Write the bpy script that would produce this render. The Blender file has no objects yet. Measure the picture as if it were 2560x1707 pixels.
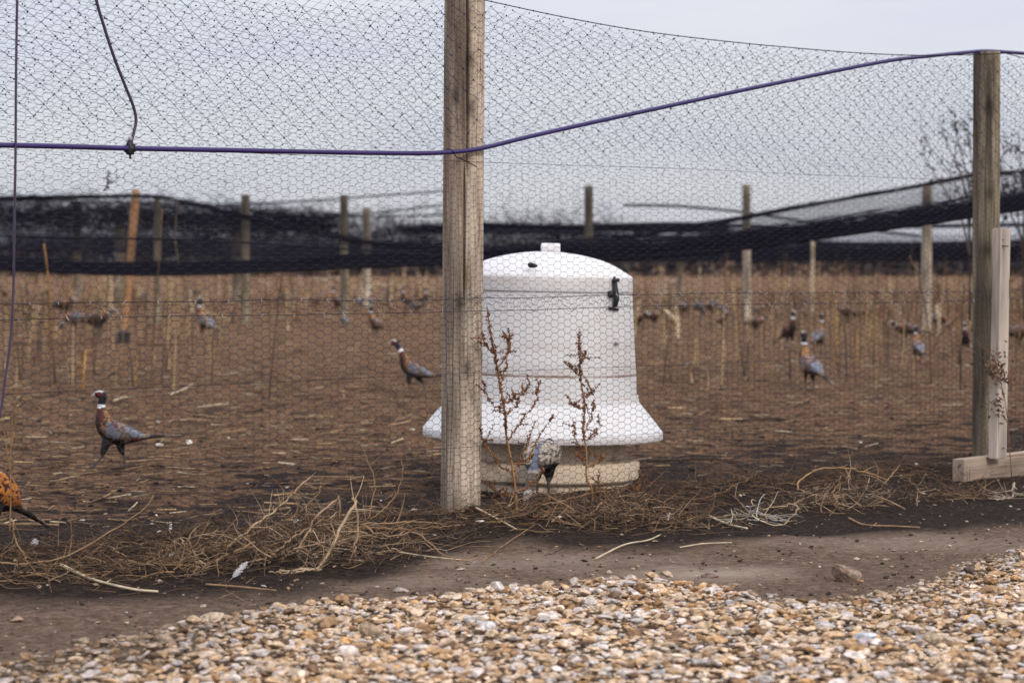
import bpy, bmesh, math, random
import numpy as np
from mathutils import Vector, Matrix
sc = bpy.context.scene
COL = sc.collection
RNG = np.random.default_rng(7)
random.seed(7)

# ------------------------------------------------------------------ camera
FPX = 6044.0            # focal length in photo pixels (2560 wide): 85 mm
H0 = 650.0              # horizon row in the photo
CAMH = 1.1
TH = math.atan((853.5 - H0) / FPX)
cam = bpy.data.cameras.new("camera")
cam.lens = 85.0
cam.sensor_width = 36.0
cam.clip_start = 0.05
cam.clip_end = 3000
cam.dof.use_dof = True
cam.dof.focus_distance = 9.4
cam.dof.aperture_fstop = 3.9
co = bpy.data.objects.new("camera", cam)
COL.objects.link(co)
co.location = (0, 0, CAMH)
co.rotation_euler = (math.radians(90) - TH, 0, 0)
sc.camera = co

# ------------------------------------------------------------------ sky, sun, exposure
SUN_EL, SUN_AZ = math.radians(32), math.radians(146)   # azimuth clockwise from +Y: right and behind the camera
w = bpy.data.worlds.new("World")
sc.world = w
w.use_nodes = True
nt = w.node_tree
nt.nodes.clear()
N = nt.nodes.new
out = N('ShaderNodeOutputWorld')
bgc = N('ShaderNodeBackground')
bgs = N('ShaderNodeBackground')
mixs = N('ShaderNodeMixShader')
sky = N('ShaderNodeTexSky')
sky.sky_type = 'NISHITA'
sky.sun_disc = False
sky.sun_elevation = SUN_EL
sky.sun_rotation = SUN_AZ
bgs.inputs['Strength'].default_value = 0.09
nt.links.new(sky.outputs[0], bgs.inputs['Color'])
tc = N('ShaderNodeTexCoord')
mp = N('ShaderNodeMapping')
mp.inputs['Scale'].default_value = (2.2, 2.2, 13.0)
nz = N('ShaderNodeTexNoise')
nz.inputs['Scale'].default_value = 2.2
nz.inputs['Detail'].default_value = 5
nz.inputs['Roughness'].default_value = 0.55
cr = N('ShaderNodeValToRGB')
cr.color_ramp.elements[0].position = 0.32
cr.color_ramp.elements[0].color = (0.425, 0.44, 0.515, 1)
cr.color_ramp.elements[1].position = 0.68
cr.color_ramp.elements[1].color = (0.495, 0.502, 0.54, 1)
nt.links.new(tc.outputs['Generated'], mp.inputs[0])
nt.links.new(mp.outputs[0], nz.inputs['Vector'])
nt.links.new(nz.outputs['Fac'], cr.inputs[0])
nt.links.new(cr.outputs[0], bgc.inputs['Color'])
# overcast luminance: brighter towards the zenith (CIE overcast law, softened)
sep = N('ShaderNodeSeparateXYZ')
nt.links.new(tc.outputs['Generated'], sep.inputs[0])
mx = N('ShaderNodeMath'); mx.operation = 'MAXIMUM'; mx.inputs[1].default_value = 0.0
nt.links.new(sep.outputs['Z'], mx.inputs[0])
ma = N('ShaderNodeMath'); ma.operation = 'MULTIPLY_ADD'; ma.inputs[1].default_value = 1.6; ma.inputs[2].default_value = 1.0
nt.links.new(mx.outputs[0], ma.inputs[0])
nt.links.new(ma.outputs[0], bgc.inputs['Strength'])
mixs.inputs[0].default_value = 0.9
nt.links.new(bgs.outputs[0], mixs.inputs[1])
nt.links.new(bgc.outputs[0], mixs.inputs[2])
nt.links.new(mixs.outputs[0], out.inputs['Surface'])

sl = bpy.data.lights.new("sun", 'SUN')
sl.energy = 1.5
sl.angle = math.radians(14)
sl.color = (1.0, 0.94, 0.86)
so = bpy.data.objects.new("sun", sl)
COL.objects.link(so)
sd = Vector((math.sin(SUN_AZ) * math.cos(SUN_EL), math.cos(SUN_AZ) * math.cos(SUN_EL), math.sin(SUN_EL)))
so.rotation_euler = (-sd).to_track_quat('-Z', 'Y').to_euler()
so.location = (6, -6, 12)

sc.view_settings.view_transform = 'Standard'
sc.view_settings.look = 'None'
sc.view_settings.exposure = 0.5
sc.view_settings.gamma = 1.0
sc.view_settings.use_curve_mapping = False
sc.cycles.use_denoising = True
sc.cycles.max_bounces = 5
sc.cycles.diffuse_bounces = 3
sc.cycles.glossy_bounces = 2
sc.cycles.transparent_max_bounces = 8

# ------------------------------------------------------------------ helpers
def ray(x, y):
    xr = (x - 1280.0) / FPX
    yu = -(y - 853.5) / FPX
    c, s = math.cos(TH), math.sin(TH)
    return np.array([xr, c + yu * s, -s + yu * c])
def at(x, y, Y):
    r = ray(x, y)
    k = Y / r[1]
    return np.array([r[0] * k, Y, CAMH + r[2] * k])
def gnd(x, y, z=0.0):
    r = ray(x, y)
    k = (z - CAMH) / r[2]
    return np.array([r[0] * k, r[1] * k, z])

def _hash(ix, iy, seed):
    h = (ix.astype(np.int64) * 374761393 + iy.astype(np.int64) * 668265263 + seed * 982451653) & 0xffffffff
    h = ((h ^ (h >> 13)) * 1274126177) & 0xffffffff
    h = h ^ (h >> 16)
    return (h & 0xffff) / 65535.0
def vnoise(x, y, seed=0):
    x = np.asarray(x, float); y = np.asarray(y, float)
    ix = np.floor(x); iy = np.floor(y)
    fx = x - ix; fy = y - iy
    fx = fx * fx * (3 - 2 * fx); fy = fy * fy * (3 - 2 * fy)
    a = _hash(ix, iy, seed); b = _hash(ix + 1, iy, seed); c = _hash(ix, iy + 1, seed); d = _hash(ix + 1, iy + 1, seed)
    return (a * (1 - fx) + b * fx) * (1 - fy) + (c * (1 - fx) + d * fx) * fy
def fbm(x, y, seed=0, oct=4):
    v = 0; a = 0.5; f = 1.0
    for o in range(oct):
        v = v + a * vnoise(np.asarray(x) * f, np.asarray(y) * f, seed + o * 17)
        a *= 0.5; f *= 2.03
    return v

class MB:
    """collects vertices, tris and quads (numpy) with a colour per vertex and a material slot per face"""
    def __init__(s):
        s.v = []; s.t = []; s.q = []; s.c = []; s.n = 0; s.tm = []; s.qm = []
    def add(s, v, tris=None, quads=None, col=None, mi=0):
        v = np.asarray(v, float).reshape(-1, 3)
        s.v.append(v)
        c = np.ones((len(v), 3)) * 0.5 if col is None else np.broadcast_to(np.asarray(col, float), (len(v), 3))
        s.c.append(c)
        if tris is not None and len(tris):
            t = np.asarray(tris, np.int64).reshape(-1, 3) + s.n
            s.t.append(t); s.tm.append(np.full(len(t), mi))
        if quads is not None and len(quads):
            q = np.asarray(quads, np.int64).reshape(-1, 4) + s.n
            s.q.append(q); s.qm.append(np.full(len(q), mi))
        s.n += len(v)
    def mesh(s, name, mats, smooth=True):
        V = np.concatenate(s.v); C = np.concatenate(s.c)
        T = np.concatenate(s.t) if s.t else np.zeros((0, 3), np.int64)
        Q = np.concatenate(s.q) if s.q else np.zeros((0, 4), np.int64)
        me = bpy.data.meshes.new(name)
        me.vertices.add(len(V)); me.vertices.foreach_set('co', V.astype(np.float32).ravel())
        nl = 3 * len(T) + 4 * len(Q)
        me.loops.add(nl); me.loops.foreach_set('vertex_index', np.concatenate([T.ravel(), Q.ravel()]).astype(np.int32))
        me.polygons.add(len(T) + len(Q))
        st = np.concatenate([np.arange(len(T)) * 3, 3 * len(T) + np.arange(len(Q)) * 4]).astype(np.int32)
        me.polygons.foreach_set('loop_start', st)
        mi = np.concatenate(s.tm + s.qm) if (s.tm or s.qm) else np.zeros(0)
        me.polygons.foreach_set('material_index', mi.astype(np.int32))
        me.polygons.foreach_set('use_smooth', np.full(len(T) + len(Q), smooth))
        for m in (mats if isinstance(mats, (list, tuple)) else [mats]): me.materials.append(m)
        a = me.color_attributes.new('Col', 'FLOAT_COLOR', 'POINT')
        a.data.foreach_set('color', np.concatenate([C, np.ones((len(C), 1))], 1).astype(np.float32).ravel())
        me.update(calc_edges=True)
        me.validate()
        return me
    def build(s, name, mats, parent=None, smooth=True):
        o = bpy.data.objects.new(name, s.mesh(name, mats, smooth))
        COL.objects.link(o)
        if parent is not None: o.parent = parent
        return o

def segs(mb, P0, P1, r, sides=3, col=None, r1=None):
    P0 = np.asarray(P0, float); P1 = np.asarray(P1, float)
    n = len(P0)
    if n == 0: return
    d = P1 - P0
    L = np.linalg.norm(d, axis=1, keepdims=True); d = d / np.maximum(L, 1e-9)
    ref = np.where(np.abs(d[:, 2:3]) > 0.9, np.array([[1., 0, 0]]), np.array([[0., 0, 1]]))
    a = np.cross(d, ref); a /= np.linalg.norm(a, axis=1, keepdims=True)
    b = np.cross(d, a)
    r0 = np.broadcast_to(np.asarray(r, float), (n,))[:, None]
    r1 = r0 if r1 is None else np.broadcast_to(np.asarray(r1, float), (n,))[:, None]
    vs = []
    for k in range(sides):
        an = 2 * math.pi * k / sides + 0.3
        off = a * math.cos(an) + b * math.sin(an)
        vs.append(P0 + off * r0); vs.append(P1 + off * r1)
    V = np.stack(vs, 1).reshape(-1, 3)
    base = np.arange(n)[:, None] * (2 * sides)
    qs = []
    for k in range(sides):
        k2 = (k + 1) % sides
        qs.append(np.concatenate([base + 2 * k, base + 2 * k2, base + 2 * k2 + 1, base + 2 * k + 1], 1))
    Q = np.concatenate(qs, 0)
    if col is not None and np.ndim(col) == 2: col = np.repeat(np.asarray(col), 2 * sides, 0)
    mb.add(V, quads=Q, col=col)

def tube(mb, pts, r, sides=6, col=None, cap=True, mi=0):
    P = np.asarray(pts, float); n = len(P)
    r = np.broadcast_to(np.asarray(r, float), (n,))
    T = np.gradient(P, axis=0); T /= np.maximum(np.linalg.norm(T, axis=1, keepdims=True), 1e-9)
    a = np.cross(T[0], [0, 0, 1.0])
    if np.linalg.norm(a) < 0.1: a = np.cross(T[0], [1.0, 0, 0])
    a /= np.linalg.norm(a)
    V = []
    ang = np.arange(sides) * 2 * math.pi / sides
    for i in range(n):
        a = a - T[i] * np.dot(a, T[i]); a /= np.linalg.norm(a)
        b = np.cross(T[i], a)
        V.append(P[i] + r[i] * (np.cos(ang)[:, None] * a + np.sin(ang)[:, None] * b))
    V = np.concatenate(V)
    i = np.arange(n - 1)[:, None] * sides; k = np.arange(sides)[None, :]; k2 = (k + 1) % sides
    Q = np.stack([i + k, i + k2, i + sides + k2, i + sides + k], -1).reshape(-1, 4)
    tr = None
    if cap:
        V = np.concatenate([V, P[:1], P[-1:]])
        c0, c1 = n * sides, n * sides + 1
        tr = [(c0, (j + 1) % sides, j) for j in range(sides)] + [(c1, (n - 1) * sides + j, (n - 1) * sides + (j + 1) % sides) for j in range(sides)]
    if col is not None and np.ndim(col) == 2:
        col = np.repeat(np.asarray(col), sides, 0)
        if cap: col = np.concatenate([col, col[:1], col[-1:]])
    mb.add(V, tris=tr, quads=Q, col=col, mi=mi)

OCT_V = np.array([[1, 0, 0], [-1, 0, 0], [0, 1, 0], [0, -1, 0], [0, 0, 1], [0, 0, -1]], float)
OCT_T = np.array([[0, 2, 4], [2, 1, 4], [1, 3, 4], [3, 0, 4], [2, 0, 5], [1, 2, 5], [3, 1, 5], [0, 3, 5]])
def blobs(mb, P, r, col=None):
    P = np.asarray(P, float); n = len(P)
    if n == 0: return
    r = np.broadcast_to(np.asarray(r, float), (n,))
    V = (P[:, None, :] + OCT_V[None] * r[:, None, None]).reshape(-1, 3)
    T = (np.arange(n)[:, None, None] * 6 + OCT_T[None]).reshape(-1, 3)
    if col is not None and np.ndim(col) == 2: col = np.repeat(np.asarray(col), 6, 0)
    mb.add(V, tris=T, col=col)

def box(mb, c, size, rot=None, jitter=0.0, col=None, mi=0):
    s = np.array(size) / 2
    V = np.array([[sx, sy, sz] for sx in (-1, 1) for sy in (-1, 1) for sz in (-1, 1)], float) * s
    if jitter: V += RNG.normal(0, jitter, V.shape)
    if rot is not None: V = V @ np.asarray(rot).T
    Q = [(0, 1, 3, 2), (4, 6, 7, 5), (0, 4, 5, 1), (2, 3, 7, 6), (0, 2, 6, 4), (1, 5, 7, 3)]
    mb.add(V + np.array(c), quads=Q, col=col, mi=mi)

def smooth_path(pts, n=24):
    """Catmull-Rom through pts"""
    P = np.asarray(pts, float)
    P = np.concatenate([2 * P[:1] - P[1:2], P, 2 * P[-1:] - P[-2:-1]])
    outp = []
    m = len(P) - 3
    for i in range(m):
        p0, p1, p2, p3 = P[i:i + 4]
        k = max(2, n // m)
        for t in np.linspace(0, 1, k, endpoint=(i == m - 1)):
            outp.append(0.5 * ((2 * p1) + (-p0 + p2) * t + (2 * p0 - 5 * p1 + 4 * p2 - p3) * t * t + (-p0 + 3 * p1 - 3 * p2 + p3) * t ** 3))
    return np.array(outp)

def tag(o, label=None, cat=None, group=None, kind=None):
    if label: o['label'] = label
    if cat: o['category'] = cat
    if group: o['group'] = group
    if kind: o['kind'] = kind
    return o
def empty(name, loc=(0, 0, 0), label=None, cat=None, group=None, rz=0.0):
    o = bpy.data.objects.new(name, None)
    COL.objects.link(o)
    o.empty_display_size = 0.1
    o.location = tuple(float(v) for v in loc)
    o.rotation_euler = (0, 0, rz)
    return tag(o, label, cat, group)

# ------------------------------------------------------------------ materials
def mat(name, c1, c2=None, rough=0.8, scale=8.0, stretch=(1, 1, 1), detail=5, vcol=False, var=0.35, bump=0.0, bscale=None, spec=0.3, metallic=0.0, lo=0.35, hi=0.65):
    m = bpy.data.materials.new(name); m.use_nodes = True
    t = m.node_tree; b = t.nodes['Principled BSDF']
    b.inputs['Roughness'].default_value = rough
    b.inputs['Specular IOR Level'].default_value = spec
    b.inputs['Metallic'].default_value = metallic
    tcn = t.nodes.new('ShaderNodeTexCoord'); mpn = t.nodes.new('ShaderNodeMapping'); mpn.inputs['Scale'].default_value = stretch
    t.links.new(tcn.outputs['Object'], mpn.inputs[0])
    n = t.nodes.new('ShaderNodeTexNoise'); n.inputs['Scale'].default_value = scale; n.inputs['Detail'].default_value = detail; n.inputs['Roughness'].default_value = 0.6
    t.links.new(mpn.outputs[0], n.inputs['Vector'])
    if vcol:
        at_ = t.nodes.new('ShaderNodeVertexColor'); at_.layer_name = 'Col'
        mr = t.nodes.new('ShaderNodeMapRange'); mr.inputs[1].default_value = lo; mr.inputs[2].default_value = hi
        mr.inputs[3].default_value = 1 - var; mr.inputs[4].default_value = 1 + var
        t.links.new(n.outputs['Fac'], mr.inputs[0])
        vm = t.nodes.new('ShaderNodeVectorMath'); vm.operation = 'SCALE'
        t.links.new(at_.outputs['Color'], vm.inputs[0]); t.links.new(mr.outputs[0], vm.inputs['Scale'])
        t.links.new(vm.outputs[0], b.inputs['Base Color'])
    else:
        r = t.nodes.new('ShaderNodeValToRGB')
        r.color_ramp.elements[0].position = lo; r.color_ramp.elements[1].position = hi
        r.color_ramp.elements[0].color = (*c1, 1); r.color_ramp.elements[1].color = (*(c2 or c1), 1)
        t.links.new(n.outputs['Fac'], r.inputs[0]); t.links.new(r.outputs[0], b.inputs['Base Color'])
    if bump:
        n2 = t.nodes.new('ShaderNodeTexNoise'); n2.inputs['Scale'].default_value = bscale or scale * 3; n2.inputs['Detail'].default_value = 6
        t.links.new(mpn.outputs[0], n2.inputs['Vector'])
        bp = t.nodes.new('ShaderNodeBump'); bp.inputs['Strength'].default_value = 1.0; bp.inputs['Distance'].default_value = bump
        t.links.new(n2.outputs['Fac'], bp.inputs['Height']); t.links.new(bp.outputs[0], b.inputs['Normal'])
    return m

M_WIRE = mat('galvanised_wire', (0.022, 0.018, 0.028), (0.048, 0.042, 0.052), rough=0.7, scale=30, spec=0.1)
M_CLIP = mat('bright_clip', (0.22, 0.22, 0.23), (0.42, 0.42, 0.43), rough=0.4, metallic=0.4)
M_NET = mat('black_net', (0.007, 0.007, 0.012), (0.012, 0.012, 0.020), rough=0.8, scale=20, spec=0.06)
M_SKIRT = mat('purplish_net', (0.022, 0.016, 0.050), (0.035, 0.025, 0.078), rough=0.75, scale=20, spec=0.1)
M_ROPE = mat('black_rope', (0.010, 0.009, 0.015), (0.02, 0.018, 0.026), rough=0.8, scale=60, spec=0.08)
M_PIPE = mat('pipe_plastic', (0.022, 0.012, 0.075), (0.035, 0.018, 0.11), rough=0.32, scale=14, spec=0.5)  # black pipe; its purple sky sheen and lens fringing put into the colour
M_TUBE = mat('tube_plastic', (0.030, 0.018, 0.045), (0.045, 0.024, 0.06), rough=0.4, scale=14, spec=0.5)
M_STRAW = mat('straw', None, rough=0.85, vcol=True, scale=18, var=0.3)
M_STONE = mat('stone', None, rough=0.9, vcol=True, scale=55, var=0.5, bump=0.006, bscale=90, spec=0.15)
M_BLACKP = mat('black_plastic', (0.010, 0.010, 0.012), (0.02, 0.02, 0.022), rough=0.45)
M_LEAF = mat('dead_leaf', None, rough=0.85, vcol=True, scale=15)
M_FEATH = mat('feather_vane', (0.5, 0.48, 0.48), (0.62, 0.6, 0.6), rough=0.9, scale=60)

def wood_mat(name, dark, mid, light, zstretch=1.2, stain=0.5):
    m = bpy.data.materials.new(name); m.use_nodes = True
    t = m.node_tree; b = t.nodes['Principled BSDF']; b.inputs['Roughness'].default_value = 0.85; b.inputs['Specular IOR Level'].default_value = 0.2
    L = t.links.new
    tcn = t.nodes.new('ShaderNodeTexCoord')
    mp1 = t.nodes.new('ShaderNodeMapping'); mp1.inputs['Scale'].default_value = (58, 58, zstretch * 2.2)
    L(tcn.outputs['Object'], mp1.inputs[0])
    n1 = t.nodes.new('ShaderNodeTexNoise'); n1.inputs['Scale'].default_value = 1.0; n1.inputs['Detail'].default_value = 7; n1.inputs['Roughness'].default_value = 0.65; n1.inputs['Distortion'].default_value = 1.2
    L(mp1.outputs[0], n1.inputs['Vector'])
    r = t.nodes.new('ShaderNodeValToRGB'); e = r.color_ramp.elements
    e[0].position = 0.29; e[0].color = (*dark, 1); e[1].position = 0.60; e[1].color = (*light, 1)
    k = e.new(0.43); k.color = (*mid, 1)
    L(n1.outputs['Fac'], r.inputs[0])
    mp2 = t.nodes.new('ShaderNodeMapping'); mp2.inputs['Scale'].default_value = (7, 7, 1.4)
    L(tcn.outputs['Object'], mp2.inputs[0])
    n2 = t.nodes.new('ShaderNodeTexNoise'); n2.inputs['Scale'].default_value = 1.0; n2.inputs['Detail'].default_value = 4
    L(mp2.outputs[0], n2.inputs['Vector'])
    mr = t.nodes.new('ShaderNodeMapRange'); mr.inputs[1].default_value = 0.38; mr.inputs[2].default_value = 0.60; mr.inputs[3].default_value = 1 - stain; mr.inputs[4].default_value = 1.08
    L(n2.outputs['Fac'], mr.inputs[0])
    vm = t.nodes.new('ShaderNodeVectorMath'); vm.operation = 'SCALE'
    L(r.outputs[0], vm.inputs[0]); L(mr.outputs[0], vm.inputs['Scale'])
    vc = t.nodes.new('ShaderNodeVertexColor'); vc.layer_name = 'Col'
    vm2 = t.nodes.new('ShaderNodeVectorMath'); vm2.operation = 'MULTIPLY'
    L(vm.outputs[0], vm2.inputs[0]); L(vc.outputs['Color'], vm2.inputs[1])
    L(vm2.outputs[0], b.inputs['Base Color'])
    bp = t.nodes.new('ShaderNodeBump'); bp.inputs['Strength'].default_value = 1.0; bp.inputs['Distance'].default_value = 0.004
    L(n1.outputs['Fac'], bp.inputs['Height']); L(bp.outputs[0], b.inputs['Normal'])
    return m
M_POST = wood_mat('weathered_post_wood', (0.105, 0.074, 0.056), (0.37, 0.295, 0.235), (0.58, 0.505, 0.43), stain=0.5)
M_POST2 = wood_mat('grey_green_post_wood', (0.070, 0.056, 0.043), (0.175, 0.145, 0.110), (0.31, 0.265, 0.205))
M_POSTO = wood_mat('orange_post_wood', (0.19, 0.085, 0.038), (0.30, 0.15, 0.07), (0.38, 0.22, 0.12), stain=0.25)
M_BOARD = wood_mat('grey_board_wood', (0.16, 0.12, 0.095), (0.42, 0.355, 0.30), (0.54, 0.475, 0.415), zstretch=0.6, stain=0.45)

# ------------------------------------------------------------------ fence line
PM = gnd(1152, 1290)          # main post
PR = gnd(2464, 1158)          # right post
U = PR - PM; SPAN = float(np.linalg.norm(U)); U /= SPAN
NIN = np.array([-U[1], U[0], 0.0])     # into the pen
if NIN[1] < 0: NIN = -NIN
def fence_pt(t, z=0.0, s=0.0): return PM + U * t + NIN * s + np.array([0, 0, z])
def fence_at_px(x, s=0.0):
    """ground point of the fence line under photo column x"""
    r = ray(x, H0); r = r / r[1]
    A = PM + NIN * s
    k = (A[0] * U[1] - A[1] * U[0]) / (r[0] * U[1] - r[1] * U[0])
    p = np.array([r[0] * k, r[1] * k, 0.0]); return p
def fence_t(p): return float(np.dot(np.asarray(p) - PM, U))
def sdist(X, Y): return (X - PM[0]) * NIN[0] + (Y - PM[1]) * NIN[1]
T0 = fence_t(fence_at_px(-800)); T1 = fence_t(fence_at_px(3200))

# ------------------------------------------------------------------ ground
GB = [(-900, 1740), (-400, 1700), (0, 1650), (200, 1600), (400, 1556), (560, 1532), (690, 1505), (850, 1488), (1000, 1484), (1150, 1474), (1240, 1452), (1400, 1448), (1560, 1432), (1650, 1430),
      (1780, 1448), (1900, 1478), (2050, 1486), (2200, 1466), (2300, 1430), (2380, 1396), (2480, 1366), (2560, 1346), (3000, 1290), (3400, 1270)]
GBW = np.array([gnd(*p) for p in GB])
def gravel_edge(X): return np.interp(X, GBW[:, 0], GBW[:, 1])
def gz(X, Y):
    X = np.asarray(X, float); Y = np.asarray(Y, float)
    s = sdist(X, Y)
    near = np.exp(-((s + 0.15) / 0.45) ** 2)
    z = 0.055 * near * (0.45 + 1.1 * fbm(X * 1.3, Y * 1.3, 3, 2))
    inside = np.clip((s - 0.1) / 0.6, 0, 1)
    far = np.clip((Y - 40) / 60, 0, 1)
    z = z + inside * (1 - far) * (0.055 * (fbm(X * 1.1, Y * 1.6, 11, 4) - 0.47) + 0.02 * (fbm(X * 5, Y * 6, 19, 3) - 0.45))
    z = z + (1 - far) * near * 0.05 * (fbm(X * 6, Y * 6, 23, 3) - 0.45)
    z = z + (1 - far) * (0.008 + 0.016 * np.clip(s + 0.8, 0, 1)) * (fbm(X * 13, Y * 13, 29, 2) - 0.4)
    outside = np.clip((-s - 0.35) / 0.4, 0, 1)
    z = z + outside * 0.018 * (fbm(X * 1.7, Y * 1.7, 31, 3) - 0.5)
    z = z + outside * (0.016 * (fbm(X * 5.5, Y * 4.5, 37, 3) - 0.5) + 0.006 * (fbm(X * 17, Y * 15, 39, 2) - 0.5))
    g = np.clip((gravel_edge(X) - Y) / 0.35, 0, 1)
    return z - 0.01 + g * 0.012
def put(p, dz=0.0):
    p = np.array(p, float); p[2] = float(gz(p[0], p[1])) + dz; return p

def grow(a, b, step, lo, hi, f=1.22):
    core = list(np.arange(a, b + 1e-6, step)); l = []; x = a; d = step
    while x > lo: d *= f; x -= d; l.append(x)
    r = []; x = core[-1]; d = step
    while x < hi: d *= f; x += d; r.append(x)
    return np.array(l[::-1] + core + r)
gx = grow(-4.2, 5.2, 0.026, -1500, 1500)
gy = np.concatenate([grow(5.6, 16.0, 0.03, -60, 16.01)[:-1], grow(16.0, 17.0, 0.06, 15.99, 2500, 1.05)[1:]])
gy = np.unique(np.round(gy, 5))
GX, GY = np.meshgrid(gx, gy)
GZ = gz(GX, GY)
nx, ny = len(gx), len(gy)
s_ = sdist(GX, GY)
MUDB = np.array([gnd(*p) for p in [(-1500, 1540), (-400, 1500), (0, 1478), (400, 1468), (700, 1452), (900, 1420), (1100, 1372), (1300, 1346), (1500, 1350), (1700, 1345), (1900, 1330), (2150, 1310), (2560, 1290), (3300, 1240)]])
mud = np.clip((np.interp(GX, MUDB[:, 0], MUDB[:, 1]) - GY + 0.8 * (fbm(GX * 2, GY * 2, 41, 3) - 0.5)) / 0.4, 0, 1)           # smooth path mud
grav = np.clip((gravel_edge(GX) - GY + 0.25 * (fbm(GX * 3, GY * 3, 43, 3) - 0.5)) / 0.25, 0, 1)
lit = np.clip((s_ - 0.15 + 2.2 * (fbm(GX * 0.9, GY * 0.5, 47, 4) - 0.5)) / 2.6, 0, 1)                # straw litter cover inside the pen
mb = MB()
idx = np.arange(nx * ny).reshape(ny, nx)
Q = np.stack([idx[:-1, :-1], idx[:-1, 1:], idx[1:, 1:], idx[1:, :-1]], -1).reshape(-1, 4)
mb.add(np.stack([GX, GY, GZ], -1).reshape(-1, 3), quads=Q, col=np.stack([mud, grav, lit], -1).reshape(-1, 3))

def ground_mat():
    m = bpy.data.materials.new('soil'); m.use_nodes = True
    t = m.node_tree; b = t.nodes['Principled BSDF']; b.inputs['Roughness'].default_value = 0.95; b.inputs['Specular IOR Level'].default_value = 0.12
    L = t.links.new
    tcn = t.nodes.new('ShaderNodeTexCoord')
    vc = t.nodes.new('ShaderNodeVertexColor'); vc.layer_name = 'Col'
    sp = t.nodes.new('ShaderNodeSeparateColor'); L(vc.outputs['Color'], sp.inputs[0])
    def noise(scale, detail=6, rough=0.6, st=(1, 1, 1)):
        mpn = t.nodes.new('ShaderNodeMapping'); mpn.inputs['Scale'].default_value = st
        L(tcn.outputs['Object'], mpn.inputs[0])
        n = t.nodes.new('ShaderNodeTexNoise'); n.inputs['Scale'].default_value = scale; n.inputs['Detail'].default_value = detail; n.inputs['Roughness'].default_value = rough
        L(mpn.outputs[0], n.inputs['Vector']); return n.outputs['Fac']
    def ramp(f, p0, c0, p1, c1, mid=None):
        r = t.nodes.new('ShaderNodeValToRGB'); e = r.color_ramp.elements
        e[0].position = p0; e[0].color = (*c0, 1); e[1].position = p1; e[1].color = (*c1, 1)
        if mid: k = e.new(mid[0]); k.color = (*mid[1], 1)
        L(f, r.inputs[0]); return r.outputs[0]
    def mix(f, a, c):
        x = t.nodes.new('ShaderNodeMix'); x.data_type = 'RGBA'
        L(f, x.inputs[0]); L(a, x.inputs[6]); L(c, x.inputs[7]); return x.outputs[2]
    dark = ramp(noise(38, 9, 0.8), 0.37, (0.006, 0.004, 0.003), 0.66, (0.115, 0.071, 0.050), (0.51, (0.032, 0.0205, 0.015)))
    litc = ramp(noise(19, 10, 0.9), 0.31, (0.036, 0.018, 0.010), 0.70, (0.50, 0.285, 0.155), (0.50, (0.200, 0.108, 0.056)))
    mudc = ramp(noise(34, 10, 0.82), 0.37, (0.075, 0.050, 0.038), 0.64, (0.42, 0.285, 0.20), (0.5, (0.215, 0.143, 0.099)))
    grc = ramp(noise(60, 8, 0.8), 0.38, (0.09, 0.06, 0.04), 0.64, (0.46, 0.34, 0.23))
    # break the litter up so the dark soil shows through
    br = t.nodes.new('ShaderNodeMapRange'); br.inputs[1].default_value = 0.42; br.inputs[2].default_value = 0.56; br.inputs[3].default_value = -0.85; br.inputs[4].default_value = 0.6
    L(noise(5.0, 9, 0.72, (0.6, 1, 1)), br.inputs[0])
    ad = t.nodes.new('ShaderNodeMath'); ad.operation = 'ADD'; ad.use_clamp = True; L(sp.outputs[2], ad.inputs[0]); L(br.outputs[0], ad.inputs[1])
    ml = t.nodes.new('ShaderNodeMath'); ml.operation = 'MULTIPLY'; ml.use_clamp = True; L(ad.outputs[0], ml.inputs[0])
    lt = t.nodes.new('ShaderNodeMath'); lt.operation = 'MULTIPLY'; lt.inputs[1].default_value = 3.0; lt.use_clamp = True; L(sp.outputs[2], lt.inputs[0]); L(lt.outputs[0], ml.inputs[1])
    c = mix(ml.outputs[0], dark, litc)
    c = mix(sp.outputs[0], c, mudc)
    pa = t.nodes.new('ShaderNodeAttribute'); pa.attribute_name = 'dry'
    pale = t.nodes.new('ShaderNodeMath'); pale.operation = 'MULTIPLY'; pale.inputs[1].default_value = 1.0; L(pa.outputs['Fac'], pale.inputs[0])
    pm = t.nodes.new('ShaderNodeMath'); pm.operation = 'MULTIPLY'; L(pale.outputs[0], pm.inputs[0]); L(sp.outputs[0], pm.inputs[1])
    palec = ramp(noise(30), 0.3, (0.47, 0.36, 0.275), 0.7, (0.66, 0.525, 0.41))
    c = mix(pm.outputs[0], c, palec)
    c = mix(sp.outputs[1], c, grc)
    L(c, b.inputs['Base Color'])
    bp = t.nodes.new('ShaderNodeBump'); bp.inputs['Strength'].default_value = 1.0; bp.inputs['Distance'].default_value = 0.045
    L(noise(26, 10, 0.8), bp.inputs['Height'])
    L(bp.outputs[0], b.inputs['Normal'])
    return m
g = mb.build('ground', ground_mat()); g['kind'] = 'structure'
cpx = gnd(1745, 1424); fq = fbm(GX * 5, GY * 5, 49, 3) - 0.5
dry = np.clip(1.25 - np.sqrt(((GX - cpx[0]) / 0.36) ** 2 + ((GY - cpx[1] - 0.12 * (GX - cpx[0])) / 0.26) ** 2) + 0.9 * fq, 0, 1) * 0.85
for (qx, qy, qa, qb, qs) in ((1350, 1395, 0.5, 0.3, 0.35), (2300, 1345, 0.5, 0.3, 0.3), (1050, 1440, 0.35, 0.2, 0.25)):
    cq = gnd(qx, qy); dry = np.maximum(dry, qs * np.clip(1.4 - np.sqrt(((GX - cq[0]) / qa) ** 2 + ((GY - cq[1]) / qb) ** 2) + 1.6 * fq, 0, 1))
da = g.data.attributes.new('dry', 'FLOAT', 'POINT'); da.data.foreach_set('value', dry.astype(np.float32).ravel())

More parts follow.
